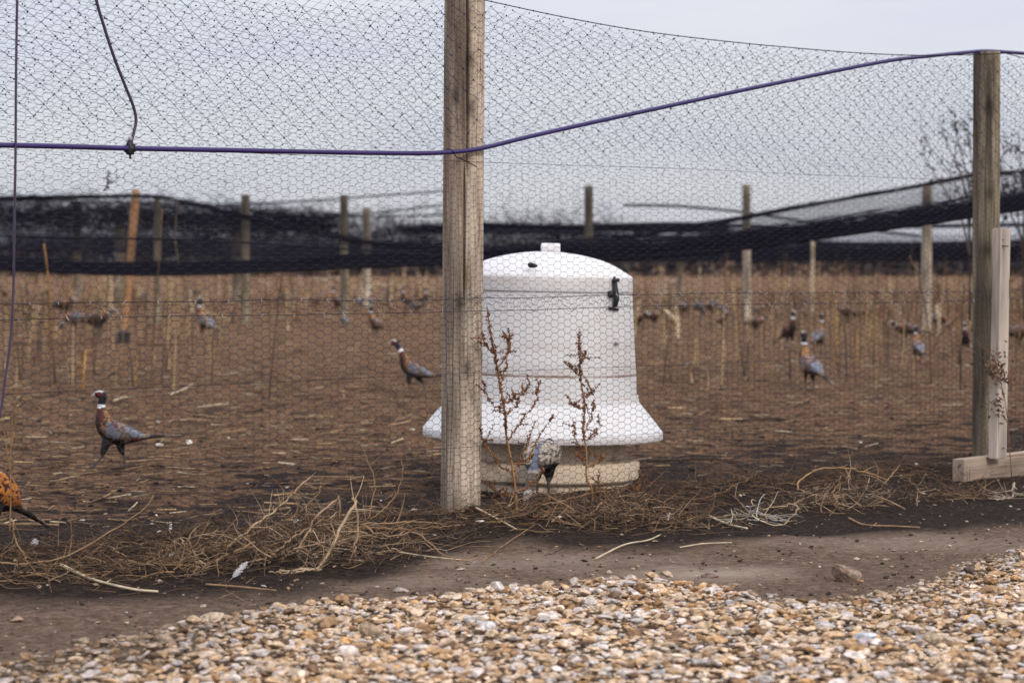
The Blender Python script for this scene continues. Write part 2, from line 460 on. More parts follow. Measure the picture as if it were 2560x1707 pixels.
# ------------------------------------------------------------------ chicken wire fence
def bulge(t, z):
    return 0.018 * (fbm(t * 1.3 + 9, z * 1.6, 51, 3) - 0.5)
FOFF = -0.098
def fpt(t, z, extra=0.0):
    """point on the wire surface"""
    t = np.asarray(t, float); z = np.asarray(z, float)
    n = FOFF + bulge(t, z) + extra
    P = PM[None, :] + np.outer(t.ravel(), U) + np.outer(np.broadcast_to(n, t.shape).ravel(), NIN)
    P[:, 2] = z.ravel()
    return P
def hexmesh(mb, t0, t1, z0, z1, phase=0.0, crumple_z=None, dn=0.0, rs=1.0, ztop=None):
    h, cx, wt = 0.0300, 0.0392, 0.0265
    I = np.arange(int(t0 / cx) - 1, int(t1 / cx) + 2); J = np.arange(0, int((z1 - z0) / h) + 1)
    def warp(t, z):
        dt = 0.020 * (fbm(t * 2.2, z * 2.2, 61, 3) - 0.5) + 0.0075 * (vnoise(t * 31, z * 31, 67) - 0.5)
        dz = 0.034 * (fbm(t * 1.1 + 5, z * 1.7, 71, 3) - 0.5) + 0.0075 * (vnoise(t * 33, z * 33, 73) - 0.5)
        if crumple_z is not None:
            k = np.exp(-((z - crumple_z) / 0.045) ** 2)
            dz = dz + k * 0.03 * (vnoise(t * 14, z * 10, 79) - 0.5); dt = dt + k * 0.02 * (vnoise(t * 17, z * 12, 83) - 0.5)
        return fpt(t + dt, z + dz, dn)
    II, JJ = np.meshgrid(I, J, indexing='ij'); II = II.ravel(); JJ = JJ.ravel()
    def zc(i, j): return z0 + (j + 0.5 * (i % 2)) * h
    tt = II * cx + phase; zz = zc(II, JJ)
    Lp = warp(tt - wt / 2, zz); Rp = warp(tt + wt / 2, zz)
    kz = np.ones(len(tt), bool) if ztop is None else zz < ztop(tt)
    segs(mb, Lp[kz], Rp[kz], 0.00125 * rs, 3)
    for dj in (0, 1):
        j2 = np.where(II % 2 == 0, JJ - 1 + dj, JJ + dj)
        i2 = II + 1
        ok = (j2 >= 0) & (j2 < len(J)) & (i2 <= I[-1]) & kz
        if ztop is not None: ok &= zc(i2, j2) < ztop(i2 * cx + phase)
        P1 = warp(i2[ok] * cx + phase - wt / 2, zc(i2[ok], j2[ok]))
        segs(mb, Rp[ok], P1, 0.00088 * rs, 3)
def top_edge(t):
    t = np.asarray(t, float)
    f = np.mod(t / SPAN, 1.0)
    return 2.205 - 0.085 * 4 * f * (1 - f) - 0.02 * np.sin(f * 9) * f * (1 - f)
fe = empty('chicken_wire_fence', fence_pt(0), 'hexagonal chicken wire stretched along the front of the wooden posts', 'wire fence')
def child(mb, name, m, par, smooth=True):
    o = mb.build(name, m, par, smooth); o.matrix_parent_inverse = Matrix.Translation(par.location).inverted() if par.rotation_euler[2] == 0 else par.matrix_basis.inverted()
    return o
m1 = MB(); hexmesh(m1, T0, T1, 0.0, 0.935, 0.0, 0.92); o = child(m1, 'lower_mesh', M_WIRE, fe); o['kind'] = 'stuff'
m1 = MB(); hexmesh(m1, T0, T1, 0.885, 2.20, 0.017, 0.90, -0.004, 0.72, lambda t: top_edge(t) - 0.03); o = child(m1, 'upper_mesh', M_WIRE, fe); o['kind'] = 'stuff'
tt = np.linspace(T0, T1, 360)
clips = MB()
for zc, amp, nm in ((0.945, 0.022, 'selvage_wire'), (0.888, 0.010, 'selvage_wire')):
    z = zc + amp * (fbm(tt * 0.9, tt * 0 + zc * 9, 91, 3) - 0.5) * 2
    m1 = MB(); tube(m1, fpt(tt, z, -0.006), 0.0014, 4); child(m1, nm, M_WIRE, fe)
    ct = np.arange(T0, T1, 0.155); ct = ct + RNG.uniform(-0.05, 0.05, len(ct))
    cz = np.interp(ct, tt, z)
    A = fpt(ct, cz, -0.007)
    dd = np.stack([RNG.normal(0, 0.004, len(ct)), np.zeros(len(ct)), RNG.uniform(0.004, 0.0075, len(ct))], 1)
    segs(clips, A - dd, A + dd, 0.0019, 4)
child(clips, 'clip', M_CLIP, fe)['kind'] = 'stuff'
for zc in (0.62, 0.31, 1.52, 0.03):
    z = zc + 0.012 * (fbm(tt * 0.7, tt * 0 + zc * 9, 93, 2) - 0.5)
    m1 = MB(); tube(m1, fpt(tt, z, -0.003), 0.0010, 3); child(m1, 'tension_wire', M_WIRE, fe)

# ------------------------------------------------------------------ fence posts
def post(name, base, hgt, r, m, label, group, lean=(0, 0), crack=None, tint=None, seg=64, rings=90, cat='fence post', seed=1, sink=0.15):
    mb = MB()
    zs = np.linspace(-sink, hgt, rings); an = np.arange(seg) * 2 * math.pi / seg
    Z, A = np.meshgrid(zs, an, indexing='ij')
    rr = r * (1 + 0.04 * (fbm(np.cos(A) * 1.5 + seed * 7, Z * 0.9 + np.sin(A) * 1.5, seed, 3) - 0.5) - 0.012 * (Z / hgt)) + 0.0022 * (vnoise(A * 9, Z * 1.6, seed + 5) - 0.5)
    if crack is not None:
        for (a0, z0, z1, wdt, dep, wob) in crack:
            ac = a0 + wob * (fbm(Z * 1.2, Z * 0, seed + 9, 3) - 0.5)
            da = np.angle(np.exp(1j * (A - ac)))
            env = np.clip((Z - z0) / 0.15, 0, 1) * np.clip((z1 - Z) / 0.15, 0, 1)
            rr = rr - dep * env * np.exp(-(da * r / wdt) ** 2)
    lx, ly = lean
    V = np.stack([rr * np.cos(A) + lx * Z, rr * np.sin(A) + ly * Z, Z], -1).reshape(-1, 3)
    i = np.arange(rings - 1)[:, None] * seg; k = np.arange(seg)[None]; k2 = (k + 1) % seg
    Qd = np.stack([i + k, i + k2, i + seg + k2, i + seg + k], -1).reshape(-1, 4)
    C = np.ones((len(V), 3))
    if tint is not None: C = tint(Z.ravel(), A.ravel())
    top = len(V)
    V = np.concatenate([V, [[lx * hgt, ly * hgt, hgt + 0.006]]]); C = np.concatenate([C, [C[-1]]])
    tr = [(top, (rings - 1) * seg + j, (rings - 1) * seg + (j + 1) % seg) for j in range(seg)]
    mb.add(V, tris=tr, quads=Qd, col=C)
    o = mb.build(name, m)
    o.location = tuple(base)
    return tag(o, label, cat, group)
def tint_main(Z, A):
    n = fbm(Z * 1.5, np.cos(A) * 2 + 3, 5, 3)
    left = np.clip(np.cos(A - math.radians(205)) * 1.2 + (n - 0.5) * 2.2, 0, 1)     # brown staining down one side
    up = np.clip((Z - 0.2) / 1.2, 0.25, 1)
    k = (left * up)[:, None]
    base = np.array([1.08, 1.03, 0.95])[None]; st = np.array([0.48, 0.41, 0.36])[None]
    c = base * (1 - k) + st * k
    low = np.clip((0.14 - Z) / 0.14, 0, 1)[:, None]
    c = c * (1 - 0.5 * low)
    for (kz, ka) in ((1.93, -1.25), (1.72, -1.2), (0.62, -1.3), (0.9, -1.7), (1.78, -2.0)):
        d = np.exp(-(((Z - kz) / 0.035) ** 2 + (np.angle(np.exp(1j * (A - ka))) / 0.22) ** 2))[:, None]
        c = c * (1 - 0.6 * d)
    return c
p0 = PM.copy(); p0[2] = gz(p0[0], p0[1]) - 0.01
FR = -math.pi / 2
post('fence_post', p0, 2.42, 0.0875, M_POST, 'thick round weathered post in front of the feeder, nearest and tallest', 'round fence posts along the wire', lean=(0.0085, 0),
     crack=[(FR + 0.20, 1.40, 2.6, 0.0045, 0.045, 0.25), (FR + 0.06, 0.85, 1.55, 0.0035, 0.030, 0.2), (FR - 0.5, 0.1, 1.2, 0.002, 0.006, 0.3)], tint=tint_main, seg=200, rings=150, seed=2)
def tint_r(Z, A):
    n = fbm(Z * 2.3, np.cos(A) * 2 + 3, 15, 3)
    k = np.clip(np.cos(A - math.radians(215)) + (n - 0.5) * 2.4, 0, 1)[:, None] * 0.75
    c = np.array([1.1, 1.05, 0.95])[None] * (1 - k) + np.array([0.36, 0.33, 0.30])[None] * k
    for (kz, ka) in ((1.92, -1.6), (1.45, -1.55), (1.15, -1.7)):
        d = np.exp(-(((Z - kz) / 0.05) ** 2 + (np.angle(np.exp(1j * (A - ka))) / 0.4) ** 2))[:, None]
        c = c * (1 - 0.7 * d)
    return c
p1 = PR.copy(); p1[2] = gz(p1[0], p1[1]) - 0.01
post('fence_post', p1, 2.215, 0.0725, M_POST2, 'round greyish green fence post behind the upright board', 'round fence posts along the wire', lean=(-0.004, 0),
     crack=[(FR + 0.2, 0.3, 2.0, 0.003, 0.010, 0.4)], tint=tint_r, seg=90, rings=110, seed=4)

# ------------------------------------------------------------------ overhanging bird net: skirt on the fence
def skirt(mb):
    e1 = np.array([0.062, -0.043]); e2 = np.array([0.046, 0.043])
    A = []
    n1, n2 = 240, 240
    I, J = np.meshgrid(np.arange(-n1, n1), np.arange(-n2, n2), indexing='ij')
    def pos(i, j):
        t = i * e1[0] + j * e2[0]; z = 1.95 + i * e1[1] + j * e2[1]
        dt = 0.20 * (fbm(t * 0.8, z * 0.9, 101, 3) - 0.5) + 0.022 * (vnoise(t * 21, z * 21, 103) - 0.5)
        dz = 0.14 * (fbm(t * 0.7 + 4, z * 0.9, 107, 3) - 0.5) + 0.022 * (vnoise(t * 23, z * 23, 109) - 0.5)
        return t + dt, z + dz
    t, z = pos(I, J)
    cut = 1.60 + 0.10 * (fbm(t * 1.4, t * 0, 113, 3) - 0.5) + 0.09 * (vnoise(t * 19, t * 0 + 3, 117) - 0.5) - 0.02 * np.clip(t, 0, 2)
    ok = (t > T0) & (t < T1) & (z < top_edge(t)) & (z > cut)
    kn = fpt(t[ok], z[ok], -0.012)
    blobs(mb, kn, RNG.uniform(0.0028, 0.0048, len(kn)))
    for di, dj in ((1, 0), (0, 1)):
        t2, z2 = pos(I + di, J + dj)
        c2 = (t2 > T0) & (t2 < T1)
        k = ok & c2 & (z2 > cut - 0.045)
        top2 = top_edge(t2); z2 = np.minimum(z2, top2)
        r = RNG.uniform(0.0006, 0.0009, int(k.sum())) * (1.2 if di else 0.75)
        segs(mb, fpt(t[k], z[k], -0.012), fpt(t2[k], z2[k], -0.012), r, 3)
bn = empty('bird_net', fence_pt(0, 2.2), 'black knotted bird net roofing the pen and draped over the fence top', 'bird net')
m1 = MB(); skirt(m1); child(m1, 'skirt', M_SKIRT, bn)['kind'] = 'stuff'
tt = np.linspace(T0, T1, 200)
m1 = MB(); tube(m1, fpt(tt, top_edge(tt), -0.010), 0.0022, 4)
tk = np.arange(T0, T1, 0.085); blobs(m1, fpt(tk, top_edge(tk), -0.010), 0.0048)
child(m1, 'edge_cord', M_ROPE, bn)

# roof sheets ---------------------------------------------------------------------------------------------------
YT, YR = 22.0, 39.0
LOW = [(-600, 655), (0, 670), (330, 685), (613, 678), (1104, 655), (1500, 648), (1836, 623), (2100, 585), (2426, 541), (2560, 520), (3000, 470)]
FOLD = [(-900, 520), (0, 500), (393, 490), (495, 515), (590, 540), (684, 563), (873, 603), (1104, 630), (1220, 638), (1330, 630), (1500, 606), (1650, 582), (1836, 552), (2060, 508), (2318, 464), (2450, 436), (2560, 430), (2800, 450), (3300, 480)]
def zprof(tab, Y):
    a = np.array([[(p[0] - 1280) / FPX * Y, CAMH + (H0 - p[1]) / FPX * Y] for p in tab])
    return lambda X: np.interp(X, a[:, 0], a[:, 1])
def smoothf(f, wdt):
    return lambda X: sum(f(np.asarray(X) + d) for d in np.linspace(-wdt, wdt, 7)) / 7
zt = smoothf(zprof(LOW, YT), 0.35); zr = smoothf(zprof(FOLD, YR), 0.25)
TU = U[1] / U[0]
def yf(X): return PM[1] + (X - PM[0]) * TU + FOFF * (NIN[1] + NIN[0] * 0)
def zroof(X, Y):
    X = np.asarray(X, float); Y = np.asarray(Y, float)
    Yf = np.minimum(yf(X), 17.0)
    tpar = (X - PM[0]) / U[0]
    zf = top_edge(tpar)
    s1 = np.clip((Y - Yf) / (YT - Yf), 0, 1)
    a = zt(X) + (zf - zt(X)) * (1 - s1) ** 1.7
    s2 = np.clip((Y - YT) / (YR - YT), 0, 1)
    b = zt(X) + (zr(X) - zt(X)) * s2 ** 1.9
    z = np.where(Y < YT, a, b)
    return z + 0.02 * (fbm(X * 0.6, Y * 0.35, 131, 2) - 0.5) * np.clip((Y - Yf) / 3, 0, 1)
def sheet(mb, zfun, X0, X1, ystart, Yend, m_slope, pitch, r, step0, step1, knots=None):
    for sg in (1, -1):
        m_ = m_slope * sg
        span = abs(m_) * (Yend - 8)
        c = np.arange(X0 - span, X1 + span, pitch)
        # X = c + m (Y - 10)
        if ystart is None:
            Y0 = (PM[1] + FOFF * NIN[1] + (c - 10 * m_ - PM[0] + FOFF * 0) * TU) / (1 - m_ * TU)
            Y0 = np.where(np.abs(1 - m_ * TU) < 1e-3, 99, Y0)
            if 1 - m_ * TU < 0:
                pass
        else:
            Y0 = np.full(len(c), ystart)
        st = [0.0]
        while st[-1] < Yend: st.append(st[-1] + (step0 if st[-1] < 4 else step1))
        st = np.array(st)
        Y = Y0[:, None] + st[None, :]
        X = c[:, None] + m_ * (Y - 10)
        X = X + 0.035 * (fbm(X * 1.1, Y * 0.9, 137 + sg, 2) - 0.5)
        ok = (X > X0) & (X < X1) & (Y < Yend) & (Y > 7)
        if ystart is None: ok &= (Y >= yf(X) - 0.06)
        Z = zfun(X, Y)
        P = np.stack([X, Y, Z], -1)
        k = ok[:, :-1] & ok[:, 1:]
        a = P[:, :-1][k]; b_ = P[:, 1:][k]
        mb_r = r * (1 + 0.2 * RNG.standard_normal(len(a)))
        segs(mb, a, b_, np.clip(mb_r, r * 0.5, r * 1.6), 3)
m1 = MB()
sheet(m1, zroof, -9.5, 10.5, None, YR, 0.55, 0.066, 0.00055, 0.3, 0.7)
# knots on the nearest strip of the roof
cx = []
for i in range(-110, 160):
    for j in range(0, 46):
        X = i * 0.062 + (0.031 if j % 2 else 0); Yk = 8 + j * 0.0564 * 2
        cx.append((X, Yk))
cx = np.array(cx)
Yk = yf(cx[:, 0]) + (cx[:, 1] - 8)
Zk = zroof(cx[:, 0], Yk)
Pk = np.stack([cx[:, 0] + 0.02 * RNG.standard_normal(len(cx)), Yk, Zk], 1)
Pk = Pk[(Pk[:, 1] > 8) & (Pk[:, 1] < 18)]
blobs(m1, Pk, 0.0042)
child(m1, 'roof_mesh', M_NET, bn)['kind'] = 'stuff'
# second bay, farther off
def zroof2(X, Y):
    X = np.asarray(X, float); Y = np.asarray(Y, float)
    za = zr(X * YR / 39.0)
    ztr = 1.06 + 0.012 * (fbm(X * 0.3, X * 0, 151, 2) - 0.5) + np.clip((-X - 2) / 8, 0, 1) * 0.25
    zb = 1.95 + 0.35 * (fbm(X * 0.22 + 3, X * 0, 157, 2) - 0.5)
    s = np.clip((Y - YR) / 17, 0, 1); s2 = np.clip((Y - YR - 17) / 19, 0, 1)
    return np.where(Y < YR + 17, ztr + (za - ztr) * (1 - s) ** 1.8, ztr + (zb - ztr) * s2 ** 1.7)
m1 = MB()
sheet(m1, zroof2, -15, 17, YR, YR + 36, 0.55, 0.15, 0.0021, 0.9, 1.3)
child(m1, 'far_roof_mesh', M_NET, bn)['kind'] = 'stuff'
# ropes carrying the roof
xs = np.linspace(-9.5, 10.5, 80)
m1 = MB(); tube(m1, np.stack([xs, xs * 0 + YR, zr(xs) - 0.006], 1), 0.016, 5); child(m1, 'ridge_rope', M_ROPE, bn)
xs = np.linspace(-9, 9.5, 80)
m1 = MB(); tube(m1, np.stack([xs, xs * 0 + YT + 0.3, zroof(xs, xs * 0 + YT + 0.3) - 0.012], 1), 0.013, 5); child(m1, 'trough_rope', M_ROPE, bn)
for (pp, Y, r) in (([(-40, 590), (180, 594), (330, 597), (520, 602), (800, 618), (1100, 640)], 19.5, 0.008),
                   ([(1560, 513), (1700, 516), (1850, 530), (1960, 546), (2120, 570), (2300, 590)], 52, 0.03),
                   ([(300, 512), (520, 514), (720, 505), (900, 493), (1110, 478)], 55, 0.022),
                   ([(-100, 500), (150, 503), (330, 507), (520, 512), (760, 540), (1000, 541), (1120, 536)], 58, 0.022),
                   ([(0, 552), (90, 548), (160, 528), (260, 522), (420, 532), (600, 552), (760, 540), (900, 536), (1110, 512)], 62, 0.025),
                   ([(1110, 556), (1400, 566), (1700, 560), (2000, 570), (2300, 566), (2700, 560)], 66, 0.06),
                   ([(1110, 585), (1300, 580), (1600, 590), (1900, 600), (2200, 610), (2700, 600)], 64, 0.05),
                   ([(2460, 440), (2520, 438), (2600, 446), (2800, 455)], 30, 0.012)):
    P = smooth_path([at(x, y, Y) for x, y in pp], 40)
    m1 = MB(); tube(m1, P, r, 5); child(m1, 'support_rope', M_ROPE, bn)
def bundle(Xa, Xb, Y, zfun, hgt, n, r):
    m1 = MB(); x = RNG.uniform(Xa, Xb, n); k = RNG.uniform(0, 1, n) ** 2.0
    x1 = x + RNG.uniform(0.3, 0.9, n); k1 = np.clip(k + RNG.normal(0, 0.22, n), 0, 1.2)
    y = Y + RNG.normal(0, 0.06, n)
    segs(m1, np.stack([x, y, zfun(x) + hgt(x) * k], 1), np.stack([x1, y + RNG.normal(0, 0.05, n), zfun(x1) + hgt(x1) * k1], 1), r, 3)
    child(m1, 'laced_seam', M_NET, bn)['kind'] = 'stuff'
bundle(-6.5, 7.5, YT, lambda X: zroof(X, X * 0 + YT), lambda X: 0.125 + 0.03 * np.clip(X, -1, 1), 4300, 0.0030)
bundle(-10, 10.5, YR, lambda X: zr(X), lambda X: 0.05 + 0.09 * np.exp(-((X + 0.3) / 2.2) ** 2), 900, 0.006)
# gathered net hung along the far left row and across the far bays (dense folds)
def curtain(X0, X1, Y, ztop, zbot, n, r, soft=False):
    m1 = MB()
    x = RNG.uniform(X0, X1, n); u = RNG.uniform(0, 1, n)
    zc = lambda X, k: zbot(X) + (ztop(X) - zbot(X)) * k
    k0 = 0.6 * RNG.uniform(0, 1, n) ** 1.7; k1 = k0 + RNG.uniform(0.2, 0.45, n)
    if soft: k0 = RNG.normal(0.42, 0.30, n); k1 = k0 + RNG.normal(0.1, 0.25, n)
    x1 = x + RNG.normal(0, 0.35, n)
    yy = Y + RNG.normal(0, 0.25, n)
    segs(m1, np.stack([x, yy, zc(x, k0)], 1), np.stack([x1, yy, zc(x1, k1)], 1), r, 3)
    child(m1, 'gathered_net', M_NET, bn)['kind'] = 'stuff'
pz = lambda tab, Y: zprof(tab, Y)
curtain(-13.5, -4.2, 58.5, pz([(-200, 500), (330, 506), (800, 530)], 58.5), pz([(-200, 572), (330, 570), (800, 580)], 58.5), 4200, 0.0075, True)
curtain(-14, 3, 66, pz([(-200, 550), (330, 550), (600, 542), (1100, 548)], 66), pz([(-200, 640), (330, 640), (1100, 640)], 66), 6500, 0.007, True)
curtain(-3, 6, 69, pz([(1000, 556), (1500, 563), (2700, 560)], 69), pz([(1000, 585), (1500, 580), (2700, 600)], 69), 3600, 0.009)
curtain(2, 17, 56, pz([(1300, 612), (2000, 604), (2900, 600)], 56), pz([(1300, 652), (2000, 655), (2900, 655)], 56), 9000, 0.008)

# ------------------------------------------------------------------ inner posts
INP = [  # x top, y top, x base, Y, radius, material, label
    (340, 474, 312, 40.0, 0.068, M_POSTO, 'orange brown wooden post leaning right, behind the left net'),
    (393, 490, 393, 42.0, 0.062, M_POST2, 'grey round post just right of the leaning orange post'),
    (614, 487, 612, 42.0, 0.075, M_POST2, 'grey round pen post second to the right of the orange post'),
    (860, 488, 861, 42.0, 0.072, M_POST2, 'grey round pen post nearest left of the thick front post'),
    (916, 520, 916, 58.0, 0.10, M_POST, 'pale thin pen post close beside a grey one, left of the front post'),
    (1472, 465, 1472, 40.0, 0.072, M_POST2, 'grey round pen post rising behind the white feeder'),
    (1866, 462, 1868, 41.0, 0.070, M_POST, 'pale round post midway between the feeder and the right board'),
    (2318, 466, 2316, 36.0, 0.078, M_POST, 'thick pale inner post holding the net rope left of the right fence post'),
    (194, 502, 196, 66.0, 0.12, M_POST2, 'dim distant post at far left, under the gathered net'),
    (300, 512, 300, 62.0, 0.13, M_POST2, 'dim distant post close left of the leaning orange post'),
    (590, 520, 590, 60.0, 0.09, M_POST2, 'short dim distant post touching a grey post on its left'),
    (1395, 556, 1395, 70.0, 0.09, M_POST2, 'small distant post between front post and feeder knob'),
    (1700, 560, 1700, 70.0, 0.08, M_POST2, 'small distant post right of the feeder dome'),
    (2032, 604, 2030, 52.0, 0.040, mat('bare_pale_wood', (0.42, 0.33, 0.22), (0.52, 0.42, 0.3), scale=20), 'short bright bare stake among the dead stalks on the right'),
]
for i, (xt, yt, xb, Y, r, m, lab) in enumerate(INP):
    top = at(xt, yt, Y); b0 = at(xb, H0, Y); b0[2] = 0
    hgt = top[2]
    post('pen_post', (b0[0], Y, 0), hgt, r, m, lab, 'posts inside the pen', lean=((top[0] - b0[0]) / hgt, 0), tint=None if m is M_POSTO else (lambda Z, A: (1 - 0.62 * np.clip((Z - 1.15) / 0.35, 0, 1))[:, None] * np.array([[1.0, 0.98, 0.9]])), seg=16, rings=14, seed=20 + i)  # tint darkens post tops: moss plus backlit dimness behind the net, painted in

# ------------------------------------------------------------------ water pipe and drip tubes
pp = [(-800, 362), (-500, 359), (-260, 361), (0, 366), (150, 369), (330, 374), (600, 379), (850, 384), (1040, 386), (1110, 384), (1160, 380), (1215, 371), (1350, 338), (1600, 283), (1900, 219), (2200, 158), (2330, 142), (2420, 133), (2464, 130), (2520, 133), (2600, 139), (2760, 152), (2980, 178), (3200, 212)]
P = []
for x, y in pp:
    f = fence_at_px(x, FOFF - 0.022 if x < 2300 else (0.0 if x > 2400 else FOFF * 0.5))
    P.append(at(x, y, f[1]))
P = smooth_path(P, 120)
P[:, 2] += 0.004
wp = MB(); tube(wp, P, 0.0098, 12)
wo = tag(wp.build('water_pipe', M_PIPE), 'black plastic pipe with a purple sheen sagging along the fence and over the right post top', 'pipe')
tie = MB()
f = fence_at_px(1135, FOFF - 0.036)
tp = [at(1118, 372, f[1] + 0.02), at(1132, 378, f[1]), at(1140, 392, f[1]), at(1150, 396, f[1]), at(1175, 408, f[1]), at(1192, 418, f[1] + 0.02)]
tube(tie, smooth_path(tp, 16), 0.0022, 5); tie.build('tie_wire', M_ROPE, wo)
def drip(pts, r, s, label, fit=None):
    P = []
    for x, y in pts:
        f = fence_at_px(x, s); P.append(at(x, y, f[1]))
    m1 = MB(); tube(m1, smooth_path(P, 60), r, 8)
    o = tag(m1.build('drip_tube', M_TUBE), label, 'tube', 'thin drip tubes on the fence')
    if fit:
        x, y = fit; f = fence_at_px(x, s); c = at(x, y, f[1])
        m2 = MB()
        tube(m2, [c + [0, 0, 0.030], c + [0, 0, 0.016], c + [0, 0, -0.018], c + [0, 0, -0.024]], [0.008, 0.015, 0.016, 0.012], 10)
        tube(m2, [c + [-0.02, 0, -0.002], c + [0.02, 0, 0.0]], [0.0145, 0.0145], 10)
        tube(m2, [c + [0, 0, -0.022], c + [0.001, 0, -0.040]], [0.005, 0.004], 6)
        tube(m2, [c + [0.012, -0.004, 0.01], c + [0.020, -0.004, 0.016], c + [0.018, -0.004, 0.004]], [0.003, 0.003, 0.003], 5)
        m2.build('pipe_clamp', M_BLACKP, o)
        m3 = MB(); tube(m3, [c + [0.001, 0, 0.028], c + [0.002, 0, 0.042]], [0.0085, 0.0075], 8)
        m3.build('collar', mat('pale_collar', (0.28, 0.22, 0.3), rough=0.5), o)
    return o
drip([(44, -60), (42, 60), (40, 200), (39, 366), (37, 500), (35, 640), (33, 740), (26, 850), (14, 940), (0, 1035), (-30, 1180)], 0.0046, FOFF - 0.034, 'long thin black tube hanging down the left edge, curving at its foot')
drip([(232, -60), (242, 5), (258, 60), (284, 140), (313, 215), (333, 265), (340, 300), (335, 330), (328, 356)], 0.0058, FOFF - 0.022, 'curved thin tube dropping to a black clamp on the pipe', fit=(325, 371))

# ------------------------------------------------------------------ wooden boards by the right post
bf = empty('plank_frame', (0, 0, 0), 'weathered upright board standing on a low board beside the right post', 'board')
ang = math.atan2(U[1], U[0])
def plank(name, c, L, wd, th, axis, par, m, tintc=(0.95, 0.92, 0.90)):
    """axis 'z' stands upright, 'u' lies along the fence; bevelled, slightly worn edges"""
    bm = bmesh.new(); bmesh.ops.create_cube(bm, size=1.0)
    bmesh.ops.scale(bm, vec=(wd, th, L), verts=bm.verts)
    bmesh.ops.subdivide_edges(bm, edges=[e for e in bm.edges if abs((e.verts[0].co - e.verts[1].co).z) > L * 0.5], cuts=24)
    for v in bm.verts:
        v.co.x += 0.004 * math.sin(v.co.z * 3.1) + 0.004 * (float(vnoise(v.co.z * 5 + 3, v.co.x * 9, 5)) - 0.5)
        if v.co.x > 0: v.co.x += 0.008 * (float(vnoise(v.co.z * 6, 7, 15)) - 0.5) - 0.010 * max(0, 1 - abs(v.co.z - 0.28) / 0.06)
    bmesh.ops.bevel(bm, geom=[e for e in bm.edges if len(e.link_faces) == 2 and e.calc_face_angle(0) > 0.7], offset=0.004, segments=2, affect='EDGES')
    me = bpy.data.meshes.new(name); bm.to_mesh(me); bm.free(); me.materials.append(m)
    ca = me.color_attributes.new('Col', 'FLOAT_COLOR', 'POINT'); ca.data.foreach_set('color', np.tile(np.array([*tintc, 1], np.float32), len(me.vertices)))
    o = bpy.data.objects.new(name, me); COL.objects.link(o); o.parent = par
    o.location = tuple(c)
    o.rotation_euler = (0, 0, ang) if axis == 'z' else (0, math.radians(90), ang)
    return o
YB = 12.02
fu = at(2500, H0, YB + 0.02)
zt_ = at(2500, 571, fu[1])[2]; zb_ = at(2500, 1146, fu[1])[2]
up = plank('upright_board', (fu[0], fu[1], (zt_ + zb_) / 2), zt_ - zb_, 0.094, 0.046, 'z', bf, M_BOARD)
up.rotation_euler[1] = math.radians(0.6)
fb = at(2398, H0, YB - 0.10)
zc_ = (at(2398, 1146, fb[1])[2] + at(2398, 1204, fb[1])[2]) / 2
Lb = 2.6
cb = fb + U * (Lb / 2)
plank('bottom_board', (cb[0], cb[1], zc_), Lb, 0.115, 0.07, 'u', bf, M_BOARD, (0.74, 0.64, 0.57))
for (x, y) in ((2508, 598), (2512, 1118), (2500, 775)):
    nm = MB(); q = at(x, y, fu[1] - 0.028); tube(nm, [q + [0, 0.02, 0], q + [0, -0.004, 0]], [0.004, 0.004], 6)
    nm.build('nail', M_CLIP, bf)
nm = MB()
q = at(2506, 615, fu[1] - 0.032); tube(nm, [q, q + [0.03, -0.002, -0.002]], [0.003, 0.003], 5)
nm.build('staple', M_ROPE, bf)

# ------------------------------------------------------------------ white feeder
FC = np.array([ (1354 - 1280) / FPX * 11.95, 11.95, 0.0])
mpx = 11.95 / FPX
def zz(y): return CAMH - (y - H0) * mpx
def lathe(mb, prof, seg=96, mi=0, a0=0, a1=2 * math.pi, col=None):
    pf = [np.array(p, float) for p in prof]; outp = [pf[0]]
    for a_, b_ in zip(pf[:-1], pf[1:]):
        L_ = np.linalg.norm(b_ - a_)
        if L_ > 0.012: outp += [a_ + (b_ - a_) * 0.003 / L_, b_ - (b_ - a_) * 0.003 / L_]
        outp.append(b_)
    prof = np.array(outp); n = len(prof)
    an = a0 + np.arange(seg) * (a1 - a0) / seg
    V = np.stack([np.outer(prof[:, 0], np.cos(an)), np.outer(prof[:, 0], np.sin(an)), np.repeat(prof[:, 1:2], seg, 1)], -1).reshape(-1, 3)
    i = np.arange(n - 1)[:, None] * seg; k = np.arange(seg)[None]; k2 = (k + 1) % seg
    mb.add(V, quads=np.stack([i + k, i + k2, i + seg + k2, i + seg + k], -1).reshape(-1, 4), col=col, mi=mi)
def arc_prof(pts, n=40):
    return smooth_path([(p[0], p[1], 0) for p in pts], n)[:, :2]
